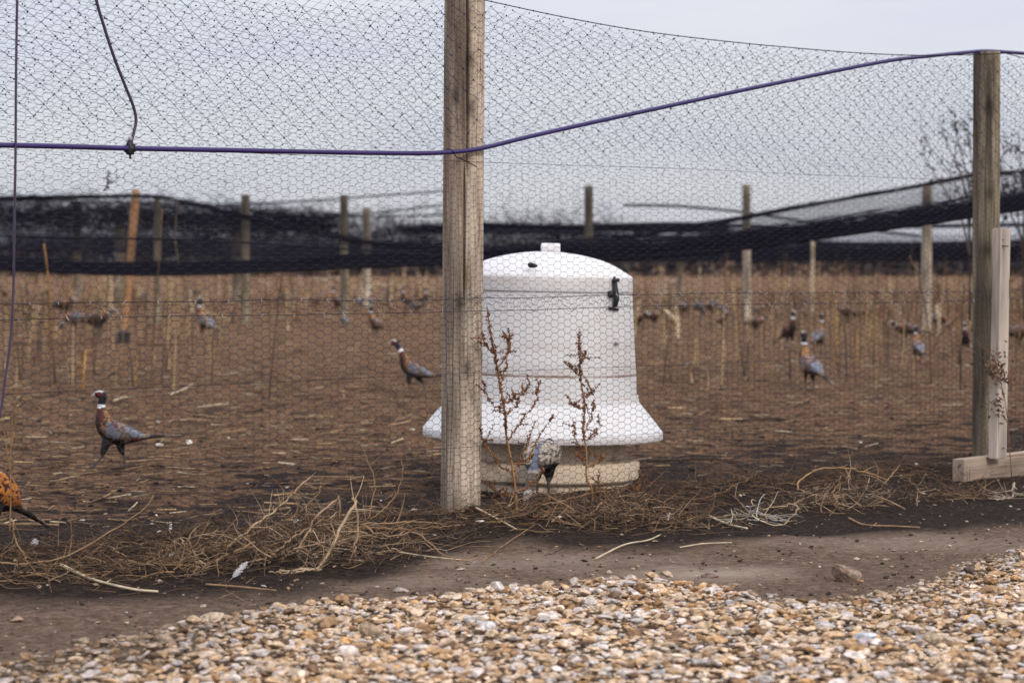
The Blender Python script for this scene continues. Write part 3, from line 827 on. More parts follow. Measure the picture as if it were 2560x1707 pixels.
def plastic():
    m = bpy.data.materials.new('white_plastic'); m.use_nodes = True
    t = m.node_tree; b = t.nodes['Principled BSDF']; b.inputs['Roughness'].default_value = 0.5; b.inputs['Specular IOR Level'].default_value = 0.3
    b.inputs['Subsurface Weight'].default_value = 0.7; b.inputs['Subsurface Radius'].default_value = (1.0, 0.95, 0.9); b.inputs['Subsurface Scale'].default_value = 0.10
    L = t.links.new; tcn = t.nodes.new('ShaderNodeTexCoord')
    def nse(sc_, st, d=5):
        mpn = t.nodes.new('ShaderNodeMapping'); mpn.inputs['Scale'].default_value = st; L(tcn.outputs['Object'], mpn.inputs[0])
        n = t.nodes.new('ShaderNodeTexNoise'); n.inputs['Scale'].default_value = sc_; n.inputs['Detail'].default_value = d; L(mpn.outputs[0], n.inputs['Vector']); return n.outputs['Fac']
    r = t.nodes.new('ShaderNodeValToRGB'); e = r.color_ramp.elements
    e[0].position = 0.26; e[0].color = (0.55, 0.51, 0.485, 1); e[1].position = 0.46; e[1].color = (0.66, 0.645, 0.64, 1)
    L(nse(3.0, (1, 1, 0.7), 6), r.inputs[0])
    # brown grime lines under the seams (heights of the seams on the tank)
    sx = t.nodes.new('ShaderNodeSeparateXYZ'); L(tcn.outputs['Object'], sx.inputs[0])
    cur = r.outputs[0]
    for zc, wd, amt in ((zz(931), 0.011, 0.95), (zz(918), 0.05, 0.22), (zz(700), 0.06, 0.32), (zz(729), 0.008, 0.6), (zz(985), 0.010, 0.5), (zz(1086), 0.035, 0.35), (zz(860), 0.03, 0.16)):
        sb = t.nodes.new('ShaderNodeMath'); sb.operation = 'SUBTRACT'; sb.inputs[1].default_value = zc; L(sx.outputs['Z'], sb.inputs[0])
        ab = t.nodes.new('ShaderNodeMath'); ab.operation = 'ABSOLUTE'; L(sb.outputs[0], ab.inputs[0])
        mr = t.nodes.new('ShaderNodeMapRange'); mr.inputs[1].default_value = 0; mr.inputs[2].default_value = wd; mr.inputs[3].default_value = amt; mr.inputs[4].default_value = 0; L(ab.outputs[0], mr.inputs[0])
        n3 = t.nodes.new('ShaderNodeMapRange'); n3.inputs[1].default_value = 0.30; n3.inputs[2].default_value = 0.56; L(nse(4.5, (1, 1, 0.6), 3), n3.inputs[0])
        mu = t.nodes.new('ShaderNodeMath'); mu.operation = 'MULTIPLY'; L(mr.outputs[0], mu.inputs[0]); L(n3.outputs[0], mu.inputs[1])
        mxn = t.nodes.new('ShaderNodeMix'); mxn.data_type = 'RGBA'; mxn.inputs[7].default_value = (0.30, 0.19, 0.13, 1)
        L(mu.outputs[0], mxn.inputs[0]); L(cur, mxn.inputs[6]); cur = mxn.outputs[2]
    # thin run-off streaks and specks of dirt
    for st_, sc2, l0, l1, am in (((1, 1, 0.05), 26, 0.60, 0.75, 0.22), ((1, 1, 1), 34, 0.68, 0.74, 0.45)):
        q = t.nodes.new('ShaderNodeMapRange'); q.inputs[1].default_value = l0; q.inputs[2].default_value = l1; q.inputs[3].default_value = 0; q.inputs[4].default_value = am; L(nse(sc2, st_, 4), q.inputs[0])
        mxn = t.nodes.new('ShaderNodeMix'); mxn.data_type = 'RGBA'; mxn.inputs[7].default_value = (0.27, 0.19, 0.14, 1)
        L(q.outputs[0], mxn.inputs[0]); L(cur, mxn.inputs[6]); cur = mxn.outputs[2]
    L(cur, b.inputs['Base Color'])
    bp = t.nodes.new('ShaderNodeBump'); bp.inputs['Strength'].default_value = 0.25; bp.inputs['Distance'].default_value = 0.004
    L(nse(9, (1, 1, 1), 4), bp.inputs['Height']); L(bp.outputs[0], b.inputs['Normal'])
    return m
M_PL = plastic()
M_PAN = mat('dirty_cream_plastic', (0.26, 0.175, 0.12), (0.66, 0.52, 0.385), rough=0.7, scale=6, detail=7, lo=0.34, hi=0.50)
fd = empty('feeder', FC, 'big white bell shaped plastic feeder on a dirty cream trough', 'feeder')
fd.rotation_euler = (0, math.radians(1.2), 0)
def R(px): return px * mpx
lid = MB()
lathe(lid, list(arc_prof([(0.002, zz(629)), (R(40), zz(630)), (R(100), zz(639)), (R(159), zz(656)), (R(213), zz(686))], 30)) + [(R(216), zz(689)), (R(218), zz(725)), (R(217.5), zz(727)), (R(214), zz(727.5)), (R(208), zz(722))])
lo_ = lid.build('lid', M_PL, fd)
kn = MB()
kx = R(10)
box(kn, (kx, -0.01, zz(622)), (R(48), R(40), R(28)))
bmk = kn.build('knob', M_PL, lo_, smooth=False)
bv = bmk.modifiers.new('bevel', 'BEVEL'); bv.width = 0.008; bv.segments = 3
plug = MB(); tube(plug, smooth_path([(-R(46), -R(196), zz(662)), (-R(34), -R(203), zz(664)), (-R(24), -R(203), zz(665))], 8), [0.006, 0.013, 0.013, 0.013, 0.012, 0.01, 0.008, 0.004][:len(smooth_path([(0, 0, 0), (1, 0, 0), (2, 0, 0)], 8))], 8)
plug.build('plug', M_BLACKP, lo_)
bd = MB()
lathe(bd, [(R(205), zz(724)), (R(215.5), zz(728.2)), (R(217), zz(729.5)), (R(225), zz(861)), (R(230.5), zz(926)), (R(231.5), zz(929)), (R(229), zz(931)), (R(229), zz(933)), (R(231.5), zz(935)), (R(233), zz(982)),
           (R(237.5), zz(984)), (R(239), zz(999)), (R(293), zz(1064)), (R(300), zz(1073)), (R(301), zz(1089)), (R(299.5), zz(1091)), (R(290), zz(1088)), (R(230), zz(1030)), (R(205), zz(1010))])
bdo = bd.build('body', M_PL, fd)
pn = MB()
lathe(pn, [(R(205), zz(1010)), (R(205), zz(1100)), (R(206), zz(1136)), (R(214), zz(1141)), (R(236), zz(1144)), (R(243), zz(1150)), (R(244), zz(1160)), (R(243), zz(1186)), (R(239), zz(1191)), (R(230), zz(1192)), (R(228), zz(1196)), (R(228), zz(1214)), (R(222), zz(1221)), (0.01, zz(1221))])
pn.build('trough', M_PAN, fd)
# black latch over the lid seam, right of centre
la = math.radians(-42)
lt = MB()
def lp(dx, y, out):
    rr = R(218) + out; a = la + dx / R(216)
    return np.array([rr * math.cos(a), rr * math.sin(a), zz(y)])
tube(lt, [lp(0.004, 698, 0.004), lp(0.004, 740, 0.020), lp(-0.004, 760, 0.018)], [0.013, 0.015, 0.011], 8)
tube(lt, [lp(-0.012, 697, 0.008), lp(0.026, 695, 0.012)], [0.009, 0.009], 8)
tube(lt, [lp(-0.034, 764, 0.012), lp(0.026, 767, 0.012)], [0.008, 0.008], 8)
tube(lt, [lp(-0.026, 722, 0.006), lp(-0.024, 738, 0.010)], [0.014, 0.012], 8)
lto = lt.build('latch', M_BLACKP, fd)
M_RIV = mat('dull_rivet', (0.2, 0.2, 0.19), rough=0.5, metallic=0.5)
for a, y in ((math.radians(-41), 850), (math.radians(-40), 985), (math.radians(-63), 1006), (math.radians(-100), 1003)):
    c = np.array([R(231) * math.cos(a), R(231) * math.sin(a), zz(y)]); n = np.array([math.cos(a), math.sin(a), 0])
    bh = MB(); tube(bh, [c - n * 0.01, c + n * 0.006], [0.008, 0.007], 8); bh.build('rivet', M_RIV, fd)
sp = MB()
c = np.array([R(214) * math.cos(la + 0.03), R(214) * math.sin(la + 0.03), zz(690)]); tube(sp, [c * [0.99, 0.99, 1], c * [1.02, 1.02, 1]], [0.007, 0.007], 8)
sp.build('screw', M_BLACKP, fd)

# ------------------------------------------------------------------ gravel
ICO = bmesh.new(); bmesh.ops.create_icosphere(ICO, subdivisions=2, radius=1.0)
ICO_V = np.array([v.co[:] for v in ICO.verts]); ICO_T = np.array([[v.index for v in f.verts] for f in ICO.faces]); ICO.free()
ICO1 = bmesh.new(); bmesh.ops.create_icosphere(ICO1, subdivisions=1, radius=1.0)
I1_V = np.array([v.co[:] for v in ICO1.verts]); I1_T = np.array([[v.index for v in f.verts] for f in ICO1.faces]); ICO1.free()
print('ico', len(ICO_T), len(I1_T))
def cut_stone(V, rng, cuts=9):
    """a broken pebble: a ball trimmed by a few random planes"""
    V = V.copy()
    for _ in range(cuts):
        n = rng.normal(size=3); n /= np.linalg.norm(n); d = rng.uniform(0.40, 0.85)
        e = V @ n - d
        V = V - np.outer(np.maximum(e, 0), n) * 0.93
    return V
srng = np.random.default_rng(11)
PROT_B = [cut_stone(ICO_V, srng) for _ in range(16)]
PROT_S = [cut_stone(I1_V, srng, 6) for _ in range(10)]
OCT_P = [cut_stone(OCT_V * 1.0, srng, 2) for _ in range(6)]
PAL = np.array([1.08, 0.98, 0.90]) * np.array([[0.36, 0.245, 0.145], [0.44, 0.325, 0.21], [0.50, 0.40, 0.29], [0.54, 0.47, 0.39], [0.50, 0.47, 0.455], [0.41, 0.40, 0.41], [0.26, 0.165, 0.09], [0.165, 0.11, 0.075], [0.42, 0.27, 0.13], [0.46, 0.37, 0.29]])
PW = np.array([1.0, 1.7, 1.8, 1.5, 1.5, 0.8, 0.9, 0.7, 0.3, 1.4]); PW /= PW.sum()
def rotm(n, rng):
    q = rng.normal(size=(n, 4)); q /= np.linalg.norm(q, axis=1, keepdims=True)
    w_, x, y, z = q.T
    return np.stack([np.stack([1 - 2 * (y * y + z * z), 2 * (x * y - z * w_), 2 * (x * z + y * w_)], -1), np.stack([2 * (x * y + z * w_), 1 - 2 * (x * x + z * z), 2 * (y * z - x * w_)], -1), np.stack([2 * (x * z - y * w_), 2 * (y * z + x * w_), 1 - 2 * (x * x + y * y)], -1)], 1)
def stones(mb, P, r, cols, prots, T, rng, flat=0.48):
    n = len(P)
    pi = rng.integers(0, len(prots), n)
    sc_ = np.stack([rng.uniform(0.85, 1.35, n), rng.uniform(0.75, 1.1, n), rng.uniform(0.5, 0.85, n)], 1) * r[:, None]
    Rm = rotm(n, rng)
    for k in range(len(prots)):
        s = pi == k; m = int(s.sum())
        if not m: continue
        V = prots[k][None] * sc_[s][:, None, :]
        V = np.einsum('nij,nvj->nvi', Rm[s], V)
        V[:, :, 2] *= flat
        V = V + P[s][:, None, :]
        nv = len(prots[k])
        TT = (np.arange(m)[:, None, None] * nv + T[None]).reshape(-1, 3)
        C = np.repeat(cols[s], nv, 0)
        mb.add(V.reshape(-1, 3), tris=TT, col=C)
def jitter_grid(x0, x1, y0, y1, d, rng):
    X, Y = np.meshgrid(np.arange(x0, x1, d), np.arange(y0, y1, d))
    X = X.ravel() + rng.uniform(-0.5, 0.5, X.size) * d; Y = Y.ravel() + rng.uniform(-0.5, 0.5, Y.size) * d
    return X, Y
def pick(n, rng): 
    c = PAL[rng.choice(len(PAL), n, p=PW)] * rng.uniform(0.74, 1.22, (n, 1))
    return np.minimum(c, 0.74)
grv = MB()
X, Y = jitter_grid(-2.2, 2.6, 5.7, 9.6, 0.0245, srng)
e = gravel_edge(X) - Y + 0.22 * (fbm(X * 3, Y * 3, 43, 3) - 0.5)
vis = (np.abs(X) < 0.225 * Y + 0.25)
keep = vis & (srng.uniform(0, 1, len(X)) < 1 - 0.45 * np.clip((-X - 0.5) / 0.6, 0, 1) * np.clip(1.6 - e / 0.8, 0, 1)) & (srng.uniform(0, 1, len(X)) < np.maximum(np.clip(e / (0.22 + 0.62 * np.clip((X - 0.25) / 0.6, 0, 1)) + 0.12, 0, 1), 0.11 * np.exp(e / 0.14))) & (e > -0.40)
X, Y, e = X[keep], Y[keep], e[keep]
r = np.clip(srng.lognormal(math.log(0.0142), 0.40, len(X)), 0.006, 0.036)
small = np.clip((X - 0.85) / 0.6, 0, 1) * np.clip(1.2 - e / 0.7, 0, 1)         # finer stone towards the right edge of the bed
r = r * (1 - 0.42 * small)
cols = pick(len(X), srng)
dirt = np.clip(1 - e / 0.30, 0, 1) * srng.uniform(0.2, 1.0, len(X)); dirt = np.maximum(dirt, np.clip((-X - 0.45) / 0.6, 0, 1) * srng.uniform(0.45, 1.2, len(X)) * np.clip(1.7 - e / 0.8, 0, 1))
dirt = np.maximum(dirt, small * srng.uniform(0.3, 1.0, len(X)))
dirt = np.minimum(dirt, 1); cols = cols * (1 - 0.7 * dirt[:, None]) + np.array([0.115, 0.078, 0.054]) * 0.7 * dirt[:, None]
Z = gz(X, Y) + 0.012 * np.clip(e / 0.2, 0, 1) + srng.uniform(-0.35, 0.5, len(X)) * r - 0.006 * np.clip(1 - e / 0.2, 0, 1)
big = r > 0.0165
stones(grv, np.stack([X, Y, Z], 1)[big], r[big], cols[big], PROT_B[:8], ICO_T, srng) if False else None
P_ = np.stack([X, Y, Z], 1)
stones(grv, P_[big], r[big], cols[big], [p for p in PROT_S] , I1_T, srng) if len(I1_T) >= 80 else stones(grv, P_[big], r[big], cols[big], PROT_B, ICO_T, srng)
stones(grv, P_[~big], r[~big], cols[~big], PROT_S, I1_T, srng)
# coarser filler around the view and small chips on the mud
X, Y = jitter_grid(-4.5, 5.0, 3.5, 10, 0.06, srng)
e = gravel_edge(X) - Y; k = (e > 0) & ~((np.abs(X) < 0.225 * Y + 0.22) & (Y > 5.7))
X, Y = X[k], Y[k]
stones(grv, np.stack([X, Y, gz(X, Y) + 0.012], 1), np.full(len(X), 0.036), pick(len(X), srng), PROT_S, I1_T, srng)
print('gravel tris', sum(len(t) for t in grv.t))
tag(grv.build('gravel', M_STONE, smooth=False), kind='stuff')
chips = MB()
n = 16000
X = srng.uniform(-2.8, 3.4, n); Y = srng.uniform(6.5, 12.5, n)
s = sdist(X, Y); e = gravel_edge(X) - Y
k = (s < 0.5) & (e < 0.0) & (np.abs(X) < 0.23 * Y + 0.2); X, Y = X[k], Y[k]; e = e[k]
keep = srng.uniform(0, 1, len(X)) < 0.30 + 0.7 * np.exp(e / 0.25)
X, Y = X[keep], Y[keep]
rr = np.clip(srng.lognormal(math.log(0.0050), 0.55, len(X)), 0.0018, 0.016)
cc = np.where(srng.uniform(0, 1, (len(X), 1)) < 0.45, np.array([[0.045, 0.032, 0.026]]), pick(len(X), srng) * 0.75) * srng.uniform(0.5, 1.2, (len(X), 1))
stones(chips, np.stack([X, Y, gz(X, Y) + rr * 0.3], 1), rr, cc, OCT_P, OCT_T, srng)
# light and dark crumbs inside the pen
n = 9000
Y = 9 + 25 * srng.uniform(0, 1, n) ** 1.8; X = srng.uniform(-1, 1, n) * (0.23 * Y + 0.5); k = sdist(X, Y) > -0.7; X, Y = X[k], Y[k]
rr = np.clip(srng.lognormal(math.log(0.009), 0.5, len(X)), 0.003, 0.03)
cc = np.where(srng.uniform(0, 1, (len(X), 1)) < 0.035, np.array([[0.5, 0.46, 0.42]]), np.array([[0.05, 0.034, 0.026]])) * srng.uniform(0.5, 1.3, (len(X), 1))
stones(chips, np.stack([X, Y, gz(X, Y) + rr * 0.3], 1), rr, cc, PROT_S, I1_T, srng)
tag(chips.build('soil_crumbs', M_STONE, smooth=False), kind='stuff')

ROCKS = [(2118, 1440, 0.046, (0.22, 0.155, 0.115), (1.5, 0.8, 0.9), 28, 'large tan rock lying on the mud at right'),
         (1000, 1472, 0.023, (0.30, 0.25, 0.22), (1.5, 0.8, 0.6), 5, 'small flat topped grey wedge stone alone on the mud'),
         (1775, 1434, 0.024, (0.16, 0.11, 0.09), (1.5, 0.8, 0.5), -5, 'flat brown stone by the pale dry patch of mud'),
         (2205, 1500, 0.022, (0.30, 0.21, 0.15), (1.5, 0.9, 0.7), 20, 'tan pointed stone below the large tan rock'),
         (2425, 1440, 0.022, (0.13, 0.09, 0.08), (1.2, 0.9, 0.8), 0, 'dark brown round stone in the gravel at far right'),
         (1523, 1424, 0.013, (0.36, 0.28, 0.22), (1.3, 1, 0.8), 0, 'pale pebble on the mud just above the gravel edge'),
         (1665, 1438, 0.022, (0.42, 0.32, 0.23), (1.6, 0.9, 0.6), 8, 'long pale stone on the top rim of the gravel'),
         (2330, 1625, 0.030, (0.36, 0.28, 0.2), (1.7, 1, 0.9), 30, 'blocky tan stone leaning in the gravel, lower right'),
         (2170, 1612, 0.032, (0.52, 0.53, 0.57), (1.4, 1, 0.7), 0, 'bluish white stone in the gravel left of a blocky tan one'),
         (930, 1600, 0.034, (0.30, 0.22, 0.15), (1.2, 1.0, 0.9), 0, 'large brown stone with a pale side, left of gravel centre'),
         (1218, 1588, 0.028, (0.52, 0.49, 0.48), (1.4, 1, 0.8), 6, 'pale grey stone in mid gravel below the thick post'),
         (530, 1555, 0.036, (0.42, 0.33, 0.24), (1.5, 0.9, 0.5), -4, 'flat pale slab stone at the left gravel edge'),
         (2520, 1578, 0.036, (0.40, 0.30, 0.2), (1.6, 0.9, 0.6), 4, 'smooth tan mound shaped stone near the right edge'),
         (40, 1540, 0.02, (0.27, 0.19, 0.13), (1.2, 1, 0.6), 0, 'brown stone on the mud at the left edge')]
for x, y, r, c, s3, yr, lab in ROCKS:
    b_ = put(gnd(x, y)); m1 = MB()
    V = cut_stone(ICO_V, srng, 10) * np.array(s3) * r
    a = math.radians(yr); V = V @ np.array([[math.cos(a), 0, math.sin(a)], [0, 1, 0], [-math.sin(a), 0, math.cos(a)]]).T
    m1.add(V, tris=ICO_T, col=np.array(c))
    o = m1.build('rock', M_STONE, smooth=False); o.location = tuple(b_ + np.array([0, 0, r * s3[2] * 0.55 + (0.014 if gravel_edge(b_[0]) > b_[1] else 0)]))
    tag(o, lab, 'rock', 'larger stones on the path and gravel')

# ------------------------------------------------------------------ dead vegetation
wr = np.random.default_rng(5)
STRAW = np.array([0.42, 0.30, 0.155]); TAN = np.array([0.26, 0.16, 0.085]); BRN = np.array([0.15, 0.085, 0.045]); RUST = np.array([0.135, 0.055, 0.022]); PALE = np.array([0.50, 0.40, 0.26]); DARKS = np.array([0.05, 0.032, 0.022])
def stem_path(p, d, L, n, curl, rng, grav=0.0):
    d = np.array(d, float); d /= np.linalg.norm(d); P = [np.array(p, float)]; st = L / n
    ax = rng.normal(size=3); 
    for _ in range(n):
        d = d + curl * (0.55 * ax + 0.6 * rng.normal(size=3)) * st * 3; d[2] -= grav * st
        d /= np.linalg.norm(d); q = P[-1] + d * st
        gzv = float(gz(q[0], q[1])) + 0.004
        if q[2] < gzv: q[2] = gzv + 0.001; d[2] = abs(d[2]) * 0.2
        P.append(q)
    return np.array(P)
def stem(mb, p, d, L, r, rng, col, curl=0.5, n=7, grav=0.0, twigs=0, tw_len=0.4, tw_r=0.5, sides=4, depth=0):
    P = stem_path(p, d, L, n, curl, rng, grav)
    c = col * rng.uniform(0.75, 1.25)
    tube(mb, P, np.linspace(r, r * 0.35, len(P)), sides, col=np.repeat(c[None], len(P), 0), cap=False)
    for _ in range(twigs):
        i = rng.integers(1, len(P) - 1); t = P[i] - P[i - 1]; t /= np.linalg.norm(t)
        q = rng.normal(size=3); q -= t * np.dot(q, t); q /= np.linalg.norm(q)
        stem(mb, P[i], t * rng.uniform(0.4, 1.0) + q, L * tw_len * rng.uniform(0.4, 1.1), r * tw_r, rng, col, curl, max(4, n - 2), grav, 0 if depth else int(rng.integers(0, 3)), tw_len, tw_r, 3, depth + 1)
    return P

# general dry trash strip along the fence foot (uncountable)
trash = MB()
n = 6200
px = wr.uniform(-80, 2640, n)
for i in range(n):
    x = px[i]; f = fence_at_px(x)
    dens = 0.36 + 0.9 * math.exp(-((x - 700) / 330) ** 2) + 0.6 * math.exp(-((x - 150) / 260) ** 2) + 0.95 * math.exp(-((x - 1530) / 280) ** 2) + 1.0 * math.exp(-((x - 2130) / 250) ** 2)
    if wr.uniform() > dens / 1.25: continue
    s = -abs(wr.normal(0, 0.42)) + 0.18 - 0.16 * math.exp(-((x - 400) / 500) ** 2)
    p = f + NIN * s + U * wr.normal(0, 0.05); p = put(p, 0.004)
    L = wr.uniform(0.03, 0.20); a = wr.uniform(0, 2 * math.pi)
    stem(trash, p, (math.cos(a), math.sin(a), wr.uniform(-0.1, 0.55)), L, wr.uniform(0.0008, 0.0022), wr, [TAN, BRN, BRN * 0.7, BRN * 0.6, DARKS * 1.4, DARKS, DARKS][wr.integers(0, 7)], curl=1.3, n=5, grav=1.5, sides=3)
tag(trash.build('dead_weed_litter', M_STRAW), kind='stuff')

# loose straw and stubble bits inside the pen (uncountable)
lit_ = MB()
n = 24000
Y = 10 + 40 * wr.uniform(0, 1, n) ** 1.6; X = wr.uniform(-1, 1, n) * (0.23 * Y + 0.6)
k = (sdist(X, Y) > 0.25) & (wr.uniform(0, 1, n) < np.clip((sdist(X, Y) + 0.6) / 5, 0.12, 1)); X, Y = X[k], Y[k]; n = len(X)
L = np.clip(wr.lognormal(math.log(0.055), 0.55, n), 0.02, 0.30); a = wr.normal(0, 0.9, n)
d = np.stack([np.cos(a), np.sin(a), wr.normal(0, 0.10, n)], 1)
P0 = np.stack([X, Y, gz(X, Y) + 0.010], 1); P1 = P0 + d * L[:, None]
P1[:, 2] = np.maximum(P1[:, 2], gz(P1[:, 0], P1[:, 1]) + 0.004)
pal = np.array([STRAW * [0.9, 0.82, 0.8], TAN, TAN, TAN * 0.8, BRN * 1.2, BRN, BRN, DARKS, DARKS, DARKS * 1.6, PALE * 0.85])
cc = pal[wr.integers(0, len(pal), n)] * wr.uniform(0.6, 1.2, (n, 1))
segs(lit_, P0, P1, np.clip(L * 0.035, 0.0015, 0.007), 3, col=cc)
tag(lit_.build('straw_litter', M_STRAW), kind='stuff')

# far standing dead stems (uncountable)
far = MB()
n = 3300
Y = 34 + 90 * wr.uniform(0, 1, n) ** 1.3
X = wr.uniform(-1, 1, n) * (0.24 * Y + 1)
dens = fbm(X * 0.35, Y * 0.12, 211, 3)
k = wr.uniform(0, 1, n) < np.clip((dens - 0.25) * 2.2, 0.1, 1); X, Y = X[k], Y[k]; n = len(X)
hh = np.clip(wr.lognormal(math.log(0.40), 0.5, n), 0.12, 1.5)
cc = np.array([TAN * 1.1, TAN * 0.7, STRAW * 0.95, BRN, BRN * 0.6, BRN, PALE * 0.9])[wr.integers(0, 7, n)] * wr.uniform(0.6, 1.2, (n, 1))
P0 = np.stack([X, Y, X * 0], 1); ln = wr.normal(0, 0.10, (n, 2))
P1 = P0 + np.stack([ln[:, 0] * hh * 0.5, ln[:, 1] * hh * 0.5, hh * 0.5], 1); P2 = P1 + np.stack([(ln[:, 0] + wr.normal(0, 0.12, n)) * hh * 0.5, ln[:, 1] * hh * 0.5, hh * 0.5], 1)
rad = wr.uniform(0.007, 0.028, n)
segs(far, P0, P1, rad, 3, col=cc); segs(far, P1, P2, rad, 3, col=cc, r1=rad * 0.4)
kk = wr.uniform(0, 1, n) < 0.5
Q0 = P1[kk]; Q1 = Q0 + np.stack([wr.normal(0, 0.16, kk.sum()), wr.normal(0, 0.1, kk.sum()), wr.uniform(-0.15, 0.2, kk.sum())], 1)
segs(far, Q0, Q1, rad[kk] * 0.9, 3, col=cc[kk])
# sparser, nearer stubble
n = 360
Y = wr.uniform(20, 44, n); X = np.where(wr.uniform(0, 1, n) < 0.6, wr.uniform(0.06, 0.215, n), wr.uniform(-0.215, -0.12, n)) * Y
hh = np.clip(wr.lognormal(math.log(0.30), 0.5, n), 0.08, 0.9); ln = wr.normal(0, 0.10, (n, 2))
P0 = np.stack([X, Y, gz(X, Y)], 1); P1 = P0 + np.stack([ln[:, 0] * hh, ln[:, 1] * hh, hh], 1)
cc = np.array([TAN, STRAW, STRAW, BRN, BRN * 0.7, DARKS])[wr.integers(0, 6, n)] * wr.uniform(0.7, 1.2, (n, 1))
segs(far, P0, P1, wr.uniform(0.004, 0.010, n), 4, col=cc, r1=0.003)
n = 230
Y = wr.uniform(26, 50, n); px_ = np.where(wr.uniform(0, 1, n) < 0.68, wr.uniform(1900, 2620, n), wr.uniform(-60, 560, n)); X = (px_ - 1280) / FPX * Y
hh = np.clip(wr.lognormal(math.log(0.75), 0.45, n), 0.3, 1.9)
for i in range(n):
    P = stem_path((X[i], Y[i], 0.0), (wr.normal(0, 0.12), wr.normal(0, 0.1), 1), hh[i], 7, 0.35, wr)
    c = [BRN, BRN * 0.7, TAN, DARKS * 1.3, STRAW * 0.8][wr.integers(0, 5)] * wr.uniform(0.7, 1.2); r_ = wr.uniform(0.004, 0.010)
    tube(far, P, np.linspace(r_, r_ * 0.4, len(P)), 3, col=np.repeat(c[None], len(P), 0), cap=False)
    for _ in range(wr.integers(1, 5)):
        j = wr.integers(3, len(P)); B = stem_path(P[j], (wr.normal(0, 0.7), wr.normal(0, 0.4), wr.uniform(0.1, 1)), hh[i] * wr.uniform(0.1, 0.32), 4, 0.6, wr); tube(far, B, [r_ * 0.6, r_ * 0.5, r_ * 0.4, r_ * 0.3, r_ * 0.2], 3, col=np.repeat(c[None], 5, 0), cap=False)
tag(far.build('dead_stems', M_STRAW), kind='stuff')

# single stalks one can tell apart
STK = [([(139, 963), (136, 880), (130, 760), (128, 690), (120, 610)], 0.013, 'BT', 'tall thick dark stalk with an orange middle at far left'),
       ([(207, 975), (209, 920), (210, 876), (196, 905), (180, 936)], 0.011, 'ST', 'snapped orange stalk bent over like an upside down V'),
       ([(376, 968), (384, 880), (398, 700), (411, 522)], 0.008, 'B', 'tall slim brown stalk reaching up into the net, left of centre'),
       ([(338, 957), (339, 925), (340, 893), (300, 918), (262, 945)], 0.010, 'SD', 'short yellow stub with a dark broken stem leaning on it'),
       ([(283, 870), (284, 800), (286, 735)], 0.006, 'P', 'thin pale upright straw beside the black box'),
       ([(437, 1010), (444, 940), (452, 860), (456, 800)], 0.005, 'T', 'thin tan stem right of the near left pheasant'),
       ([(528, 970), (530, 880), (535, 760)], 0.005, 'D', 'thin dark stem below the tail of a grey pheasant'),
       ([(672, 1000), (680, 880), (690, 760), (698, 680)], 0.0065, 'D', 'thin dark stem standing alone in mid field left of centre'),
       ([(110, 945), (116, 870), (128, 760)], 0.006, 'T', 'thin leaning stem next to the thick dark stalk'),
       ([(50, 945), (49, 900), (48, 860)], 0.007, 'D', 'short dark stub near the left tube'),
       ([(182, 960), (182, 880), (184, 810)], 0.006, 'P', 'pale straight straw just left of the snapped orange stalk'),
       ([(232, 880), (234, 800), (228, 700)], 0.006, 'B', 'brown stem among the pheasants at far left'),
       ([(258, 965), (268, 820), (270, 690)], 0.006, 'B', 'long thin brown stem right of the snapped stalk'),
       ([(403, 955), (412, 860), (420, 760)], 0.0055, 'D', 'dark stem close right of the tall slim stalk'),
       ([(2117, 955), (2114, 870), (2108, 770)], 0.007, 'D', 'dark upright stem right of the grey pheasant with raised tail'),
       ([(2144, 915), (2143, 870), (2142, 830)], 0.009, 'ST', 'short yellow stub on the right, left of a brown one'),
       ([(2183, 908), (2184, 850), (2180, 812)], 0.011, 'BT', 'brown stub with ragged pale top, on the right'),
       ([(1976, 945), (1976, 905), (1974, 875)], 0.010, 'D', 'dark stub below the red breasted pheasant'),
       ([(2088, 900), (2086, 830), (2084, 750)], 0.012, 'ST', 'straight yellow cane right of a gold backed pheasant'),
       ([(2398, 910), (2399, 840), (2398, 790), (2386, 812), (2376, 828)], 0.012, 'BT', 'bent brown and yellow stalk just left of the right post'),
       ([(2050, 810), (2072, 770), (2086, 735)], 0.010, 'D', 'dark slanted stick among the right hand pheasants'),
       ([(2330, 960), (2318, 830), (2290, 700), (2262, 640)], 0.009, 'B', 'long dark brown stem curving up to the left before the pale post'),
       ([(1600, 730), (1640, 705), (1650, 660)], 0.010, 'T', 'pale bent stem standing right of the feeder dome')]
CC = {'B': (BRN, BRN), 'T': (TAN, TAN), 'P': (PALE, STRAW), 'D': (DARKS, DARKS * 1.4), 'ST': (np.array([0.40, 0.22, 0.06]), np.array([0.46, 0.28, 0.09])), 'BT': (DARKS * 1.3, np.array([0.36, 0.19, 0.06])), 'SD': (np.array([0.42, 0.25, 0.07]), DARKS)}
